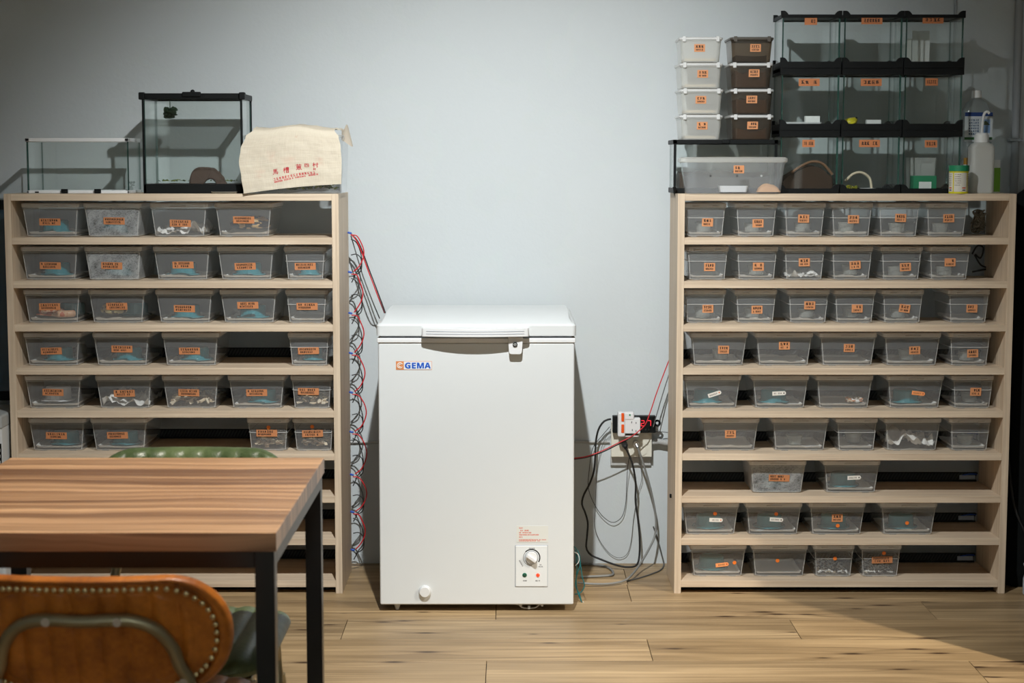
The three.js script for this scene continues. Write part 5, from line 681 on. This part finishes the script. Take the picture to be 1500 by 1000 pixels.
// clutter in the far end of the tank rack
{
  const l = []; for (let i = 0; i < 9; i++) { const pts = []; for (let j = 0; j < 9; j++) pts.push([rr(-0.022, 0.022), rr(-0.038, 0.036), rr(-0.012, 0.012)]); l.push(tubeG(pts, 0.0022, 60, 5, true)); }
  const q = onZ(1432, 318, 0.16); const o = mesh('cable_tangle', join(l), std([0.22, 0.19, 0.14], 0.7)); o.position.set(q.x, tierTop(1) + 0.045, 0.165); tag(o, 'tangle of brownish cable at far end of top tier', 'cable');
  tag(tube([[1424, 372, 0.16], [1432, 360, 0.17], [1440, 362, 0.17], [1436, 378, 0.17], [1428, 372, 0.17], [1437, 388, 0.165], [1446, 392, 0.16]].map((p) => onZ(...p)), 0.0026, 50, M.wireBlack, 'black_wire'), 'black cable looping at far end of second tier', 'cable');
  tag(tube([[1424, 398, 0.16], [1434, 396, 0.165], [1446, 394, 0.16]].map((p) => onZ(...p)), 0.003, 20, M.wireBlack, 'black_wire'), 'black cable lying at back of second tier', 'cable');
}

// ------------------------------------------------------------------ pipe and things past the ends of the racks
{
  const p = onZ(1489, 150, 0.02), g = thing('wall_pipe', 'vertical grey pipe with clamp on wall beyond the bottles', 'pipe', [p.x, 0, 0.02]);
  mesh('pipe_tube', new THREE.CylinderGeometry(0.0125, 0.0125, CEIL - 0.006, 20).translate(0, (CEIL - 0.006) / 2 + 0.003, 0), M.wallPipe, g); const yc = onZ(1489, 205, 0.03).y; mesh('pipe_clamp', bx(-0.021, 0.018, yc - 0.004, yc + 0.004, -0.018, 0.016, 0.002), M.wallPipe, g);
  const t = mesh('thin_conduit', cyl(0.005, 0.005, CEIL - 1.3, onZ(1400, 5, 0.008).x, 1.3 + (CEIL - 1.3) / 2 - 0.003, 0.007, 12), M.wallPipe); tag(t, 'thin grey conduit rising up wall above the stacked tanks', 'conduit');
  // black fabric bag standing beside the rack
  const bw = 0.34, bg = crease(loft([[bw - 0.03, 0.16, 0.06, 0], [bw, 0.19, 0.07, 0.05], [bw + 0.01, 0.20, 0.07, 0.5], [bw, 0.19, 0.07, 1.05], [bw - 0.06, 0.15, 0.06, 1.19], [bw - 0.16, 0.07, 0.03, 1.23]], true, true), 1.2), o = thing('fabric_bag', 'tall black fabric bag standing beside the tank rack', 'bag', [1.4902 + 0.01 + bw / 2, 0, 0.235]);
  mesh('bag_body', bg, M.cloth, o); mesh('bag_seam', tubeG([[-bw / 2 + 0.005, 0.45, 0.09], [-bw / 2 + 0.012, 0.36, 0.098], [-bw / 2 + 0.03, 0.25, 0.103], [-bw / 2 + 0.07, 0.16, 0.105]], 0.004, 24, 6), M.blackRubber, o);
  const jg = mesh('plastic_jug', lathe([[0.0005, 0], [0.045, 0], [0.05, 0.006], [0.05, 0.05], [0.043, 0.075], [0.05, 0.095], [0.04, 0.105], [0.0005, 0.108]]), std([0.42, 0.47, 0.52], 0.5)); { const q = onZ(1507, 850, 0.40); jg.position.set(q.x + 0.028, 0.0, 0.42); } tag(jg, 'pale blue grey plastic jug beside the black bag', 'jug');
  // left of the other rack
  const ap = thing('air_purifier', 'white appliance with louvred front beside the rack behind table', 'appliance', [-1.5013 - 0.16, 0, 0.33]); mesh('appliance_body', bx(-0.15, 0.15, 0, 0.55, -0.12, 0.12, 0.01), std([0.60, 0.62, 0.62], 0.45), ap); for (let i = 0; i < 9; i++) mesh('louvre', bx(-0.13, 0.145, 0.30 + i * 0.018, 0.309 + i * 0.018, 0.12, 0.128, 0.001), std([0.55, 0.57, 0.57], 0.45), ap); mesh('louvre_well', bx(-0.135, 0.148, 0.292, 0.468, 0.1195, 0.1212), M.black, ap); mesh('top_tray', bx(-0.152, 0.152, 0.51, 0.552, -0.122, 0.124, 0.008), std([0.36, 0.37, 0.36], 0.5), ap);
  const gp = thing('dark_glass_panel', 'dark blue glass panel leaning on wall beyond the rack', 'panel', [-1.5013 - 0.22, 0.55, 0.10]); mesh('panel_glass', bx(-0.2, 0.2, 0.02, 0.62, -0.008, 0.008), phys([0.03, 0.06, 0.09], 0.08, { clearcoat: 1 }), gp); mesh('panel_frame', join([bx(-0.21, 0.21, 0, 0.03, -0.012, 0.012), bx(-0.21, 0.21, 0.60, 0.63, -0.012, 0.012), bx(0.19, 0.21, 0, 0.63, -0.012, 0.012), bx(-0.21, -0.19, 0, 0.63, -0.012, 0.012)]), M.black, gp);
}
// cabinet added outside the frame so that its edge shades the floor
{
  const o = thing('added_shade_cabinet', 'plain pale cabinet added out of view to shade the floor', 'cabinet', [1.62 + 0.25, 0, 1.47 - 0.22]); mesh('cabinet_body', bx(-0.25, 0.25, 0, 1.45, -0.22, 0.22, 0.004), std([0.35, 0.34, 0.32], 0.6), o); for (const s of [-1, 1]) { const dd = mesh('door', bx(s > 0 ? 0.002 : -0.248, s > 0 ? 0.248 : -0.002, 0.06, 1.44, 0.22, 0.236, 0.002), std([0.40, 0.39, 0.37], 0.6), o); mesh('handle', bx(s * 0.02 - 0.005, s * 0.02 + 0.005, 0.75, 0.9, 0.236, 0.25, 0.002), M.chrome, dd); }
}
// ------------------------------------------------------------------ table
{
  const x0 = -0.9294, x1 = -0.348, z0 = 2.325, z1 = 2.9735, H = 0.75, T = 0.0285, g = thing('walnut_table', 'small square walnut topped table on black steel legs', 'table', [(x0 + x1) / 2, 0, (z0 + z1) / 2]), w = x1 - x0, d = z1 - z0, L = 0.029;
  mesh('table_top', metric(bx(-w / 2, w / 2, H - T, H, -d / 2, d / 2, 0.0012), 'x', 0.2, 0.37), M.tableWood, g);
  const e = 0.004, ap = 0.025, yb = H - T - 0.0005;
  for (const s of [-1, 1]) { mesh('apron', bx(-w / 2 + e + L, w / 2 - e - L, yb - ap, yb, s * (d / 2 - e - L / 2) - L / 2, s * (d / 2 - e - L / 2) + L / 2, 0.001), M.steel, g); mesh('apron', bx(s * (w / 2 - e - L / 2) - L / 2, s * (w / 2 - e - L / 2) + L / 2, yb - ap, yb, -d / 2 + e + L, d / 2 - e - L, 0.001), M.steel, g); }
  for (const sx of [-1, 1]) for (const sz of [-1, 1]) mesh('leg', bx(sx * (w / 2 - e - L / 2) - L / 2, sx * (w / 2 - e - L / 2) + L / 2, 0, yb, sz * (d / 2 - e - L / 2) - L / 2, sz * (d / 2 - e - L / 2) + L / 2, 0.001), M.steel, g);
}
// ------------------------------------------------------------------ chairs
function pad(outline, rings, front, back, place) {                       // a cushion: outline in the xy plane, thickness by ring, then bent by place()
  const n = outline.length, pos = [], uv = [], idx = [], add = (x, y, z) => { const p = place(x, y, z); pos.push(p.x, p.y, p.z); uv.push(x * 4, y * 4); };
  const R = rings; for (const side of [1, -1]) { add(0, outline.cy, side > 0 ? front(0, outline.cy, 0) : -back(0, outline.cy, 0)); for (let k = 1; k <= R; k++) { const q = k / R, rho = Math.sin(q * Math.PI / 2) * 0.35 + q * 0.65; for (const [ox, oy] of outline) { const x = ox * rho, y = outline.cy + (oy - outline.cy) * rho; add(x, y, side > 0 ? front(x, y, rho) : -back(x, y, rho)); } } }
  const half = 1 + R * n;
  for (const [o, f] of [[0, false], [half, true]]) { for (let i = 0; i < n; i++) { const a = o + 1 + i, b = o + 1 + (i + 1) % n; f ? idx.push(o, b, a) : idx.push(o, a, b); } for (let k = 0; k + 1 < R; k++) for (let i = 0; i < n; i++) { const a = o + 1 + k * n + i, b = o + 1 + k * n + (i + 1) % n, c = a + n, e = b + n; f ? idx.push(a, b, c, b, e, c) : idx.push(a, c, b, b, c, e); } }
  const lo = 1 + (R - 1) * n; for (let i = 0; i < n; i++) { const a = lo + i, b = lo + (i + 1) % n; idx.push(a, half + a, b, b, half + a, half + b); }
  const g = new THREE.BufferGeometry(); g.setAttribute('position', new THREE.Float32BufferAttribute(pos, 3)); g.setAttribute('uv', new THREE.Float32BufferAttribute(uv, 2)); g.setIndex(idx); g.computeVertexNormals(); return g;
}
function roundOutline(w, y0, y1, rTop, rBot, seg = 26) {
  const pts = [], arc = (cx, cy, r, a0, a1) => { for (let i = 0; i <= seg; i++) { const a = a0 + (a1 - a0) * i / seg; pts.push([cx + r * Math.cos(a), cy + r * Math.sin(a)]); } };
  arc(w / 2 - rBot, y0 + rBot, rBot, -Math.PI / 2, 0); arc(w / 2 - rTop, y1 - rTop, rTop, 0, Math.PI / 2); arc(-w / 2 + rTop, y1 - rTop, rTop, Math.PI / 2, Math.PI); arc(-w / 2 + rBot, y0 + rBot, rBot, Math.PI, 1.5 * Math.PI);
  const out = [], total = pts.length; for (let i = 0; i < total; i++) { const a = pts[i], b = pts[(i + 1) % total], L = Math.hypot(b[0] - a[0], b[1] - a[1]), m = Math.max(1, Math.round(L / 0.006)); if (L < 1e-6) continue; for (let k = 0; k < m; k++) out.push([a[0] + (b[0] - a[0]) * k / m, a[1] + (b[1] - a[1]) * k / m]); }
  out.cy = (y0 + y1) / 2; return out;
}
function chair(label, leather, at, turn, top) {                          // faces +z; origin on the floor under the middle of the seat
  const g = thing('dining_chair', label, 'chair', at, turn), y0 = 0.527, y1 = top, w = 0.40, zb = -0.205, bend = 0.9, lean = 0.30;
  const place = (x, y, z) => new X(x, y, zb - (y - y0) * lean + bend * x * x + z);
  const out = roundOutline(w, y0, y1, 0.085, 0.095), ch = 0.037, chan = (x) => 0.006 * Math.pow(Math.abs(Math.cos(Math.PI * x / ch)), 0.7);
  const fr = (x, y, r) => (0.018 + chan(x)) * Math.pow(Math.max(0, 1 - Math.pow(r, 12)), 0.5) + 0.002, bk = (x, y, r) => r > 0.90 ? 0.015 * Math.sqrt(Math.max(0, 1 - ((r - 0.95) / 0.05) ** 2)) * 0.9 + 0.003 : r > 0.74 ? 0.008 + 0.5 * chan(x) : 0.005 + 1.5 * chan(x);
  const back = mesh('backrest', pad(out, 64, fr, bk, place), leather, g);
  const peri = out.map(([x, y]) => [x * 0.895, out.cy + (y - out.cy) * 0.82]); let acc = 0; const nail = new THREE.SphereGeometry(0.0043, 8, 6).scale(1, 1, 0.55); for (let i = 0; i < peri.length; i++) { const a = peri[i], b = peri[(i + 1) % peri.length]; acc += Math.hypot(b[0] - a[0], b[1] - a[1]); if (acc > 0.0098) { acc = 0; const m = mesh('nail_head', nail, M.brass, back); m.position.copy(place(a[0], a[1], -0.0112)); } }
  // bent tube behind the back, running down into the rear legs
  const hw = 0.128, ty = y1 - 0.062, tz = -0.021, tp = [];
  const arch = [[-hw - 0.045, 0.30], [-hw - 0.032, 0.42], [-hw - 0.010, y0 + 0.03], [-hw, ty - 0.075], [-hw + 0.008, ty - 0.045], [-hw + 0.030, ty - 0.014], [-hw + 0.062, ty], [0, ty], [hw - 0.062, ty], [hw - 0.030, ty - 0.014], [hw - 0.008, ty - 0.045], [hw, ty - 0.075], [hw + 0.010, y0 + 0.03], [hw + 0.032, 0.42], [hw + 0.045, 0.30]];
  for (const [x, y] of arch) { const p = place(x, Math.max(y, y0), tz); if (y < y0) p.z += (y0 - y) * 0.22; p.y = y; tp.push(p); }
  const tubeM = mesh('back_tube', tubeG(tp, 0.0095, 120, 12), M.bronze, g);
  for (const [x, y] of [[-0.05, ty], [0.05, ty], [-hw - 0.004, ty - 0.10], [hw + 0.004, ty - 0.10]]) { const p = place(x, y, tz - 0.0085); mesh('screw', cyl(0.0062, 0.0062, 0.004, p.x, p.y, p.z, 14, Math.PI / 2), M.screw, tubeM); }
  // seat
  const so = roundOutline(0.40, -0.20, 0.205, 0.09, 0.07); so.cy = 0; const sp = (x, y, z) => new X(x, 0.420 + z, y);
  const st = mesh('seat', pad(so, 56, (x, y, r) => (0.020 + chan(x)) * Math.pow(Math.max(0, 1 - Math.pow(r, 8)), 0.5) + 0.002, (x, y, r) => 0.018 * Math.pow(Math.max(0, 1 - Math.pow(r, 10)), 0.5), sp), leather, g); st.geometry.index.array.reverse(); st.geometry.computeVertexNormals();
  mesh('seat_frame', join([bx(-0.17, 0.17, 0.388, 0.404, -0.16, 0.16, 0.004)]), M.bronze, g);
  for (const sx of [-1, 1]) { mesh('leg', bar(new X(sx * 0.165, 0.395, 0.15), new X(sx * 0.205, 0, 0.205), 0.011, 14), M.bronze, g); mesh('leg', bar(new X(sx * 0.172, 0.31, -0.17), new X(sx * 0.205, 0, -0.235), 0.011, 14), M.bronze, g); mesh('side_rail', bar(new X(sx * 0.178, 0.27, 0.165), new X(sx * 0.176, 0.27, -0.178), 0.007, 10), M.bronze, g); mesh('rear_brace', bar(new X(sx * 0.165, 0.395, -0.14), new X(sx * 0.173, 0.30, -0.172), 0.008, 10), M.bronze, g); }
}
chair('tan leather chair with brass nail heads pushed under the table', brownLeather, [-0.601, 0, 2.85], Math.PI, 0.717);
chair('green leather chair standing between the table and the rack', greenLeather, [-0.622, 0, 2.40], 0, 0.738);

// ------------------------------------------------------------------ behind the camera: what the glass mirrors
{
  const u = thing('storage_unit', 'white storage unit with open shelves behind the camera', 'shelf', [0.9, 0, RZ1 - 0.26]); const wm = std([0.72, 0.72, 0.70], 0.6);
  for (const x of [-1.1, -0.37, 0.37, 1.1]) mesh('upright', bx(x - 0.012, x + 0.012, 0, 2.0, -0.22, 0.22), wm, u); for (const y of [0.08, 0.55, 1.02, 1.5, 1.98]) mesh('shelf_board', bx(-1.1, 1.1, y, y + 0.024, -0.22, 0.22), wm, u); mesh('back_panel', bx(-1.1, 1.1, 0.05, 2, 0.2205, 0.232), wm, u);
  [[-0.735, 1.045, 0.4, 0.3, 'white'], [0, 1.045, 0.5, 0.28, 'grey'], [0.735, 1.525, 0.45, 0.3, 'white'], [0.0, 1.525, 0.3, 0.35, 'beige'], [-0.735, 0.575, 0.5, 0.32, 'grey'], [0.735, 1.045, 0.5, 0.3, 'beige']].forEach(([x, y, w, h, c]) => { const o = thing('storage_carton', `${c} carton on ${y > 1.4 ? 'upper' : y > 1 ? 'middle' : 'lower'} shelf of the white storage unit`, 'carton', [0.9 + x, y, RZ1 - 0.26]); const m = { white: M.whitePaper, grey: M.plainWall, beige: M.sand }[c]; mesh('carton_body', bx(-w / 2, w / 2, 0, h - 0.04, -0.16, 0.16, 0.003), m, o); mesh('carton_lid', bx(-w / 2 - 0.004, w / 2 + 0.004, h - 0.04, h, -0.164, 0.164, 0.003), m, o); });
}

scene.traverse((o) => { if (o.isMesh) { o.castShadow = true; o.receiveShadow = true; } if (o.isLight) o.castShadow = true; });
renderer.render(scene, camera);
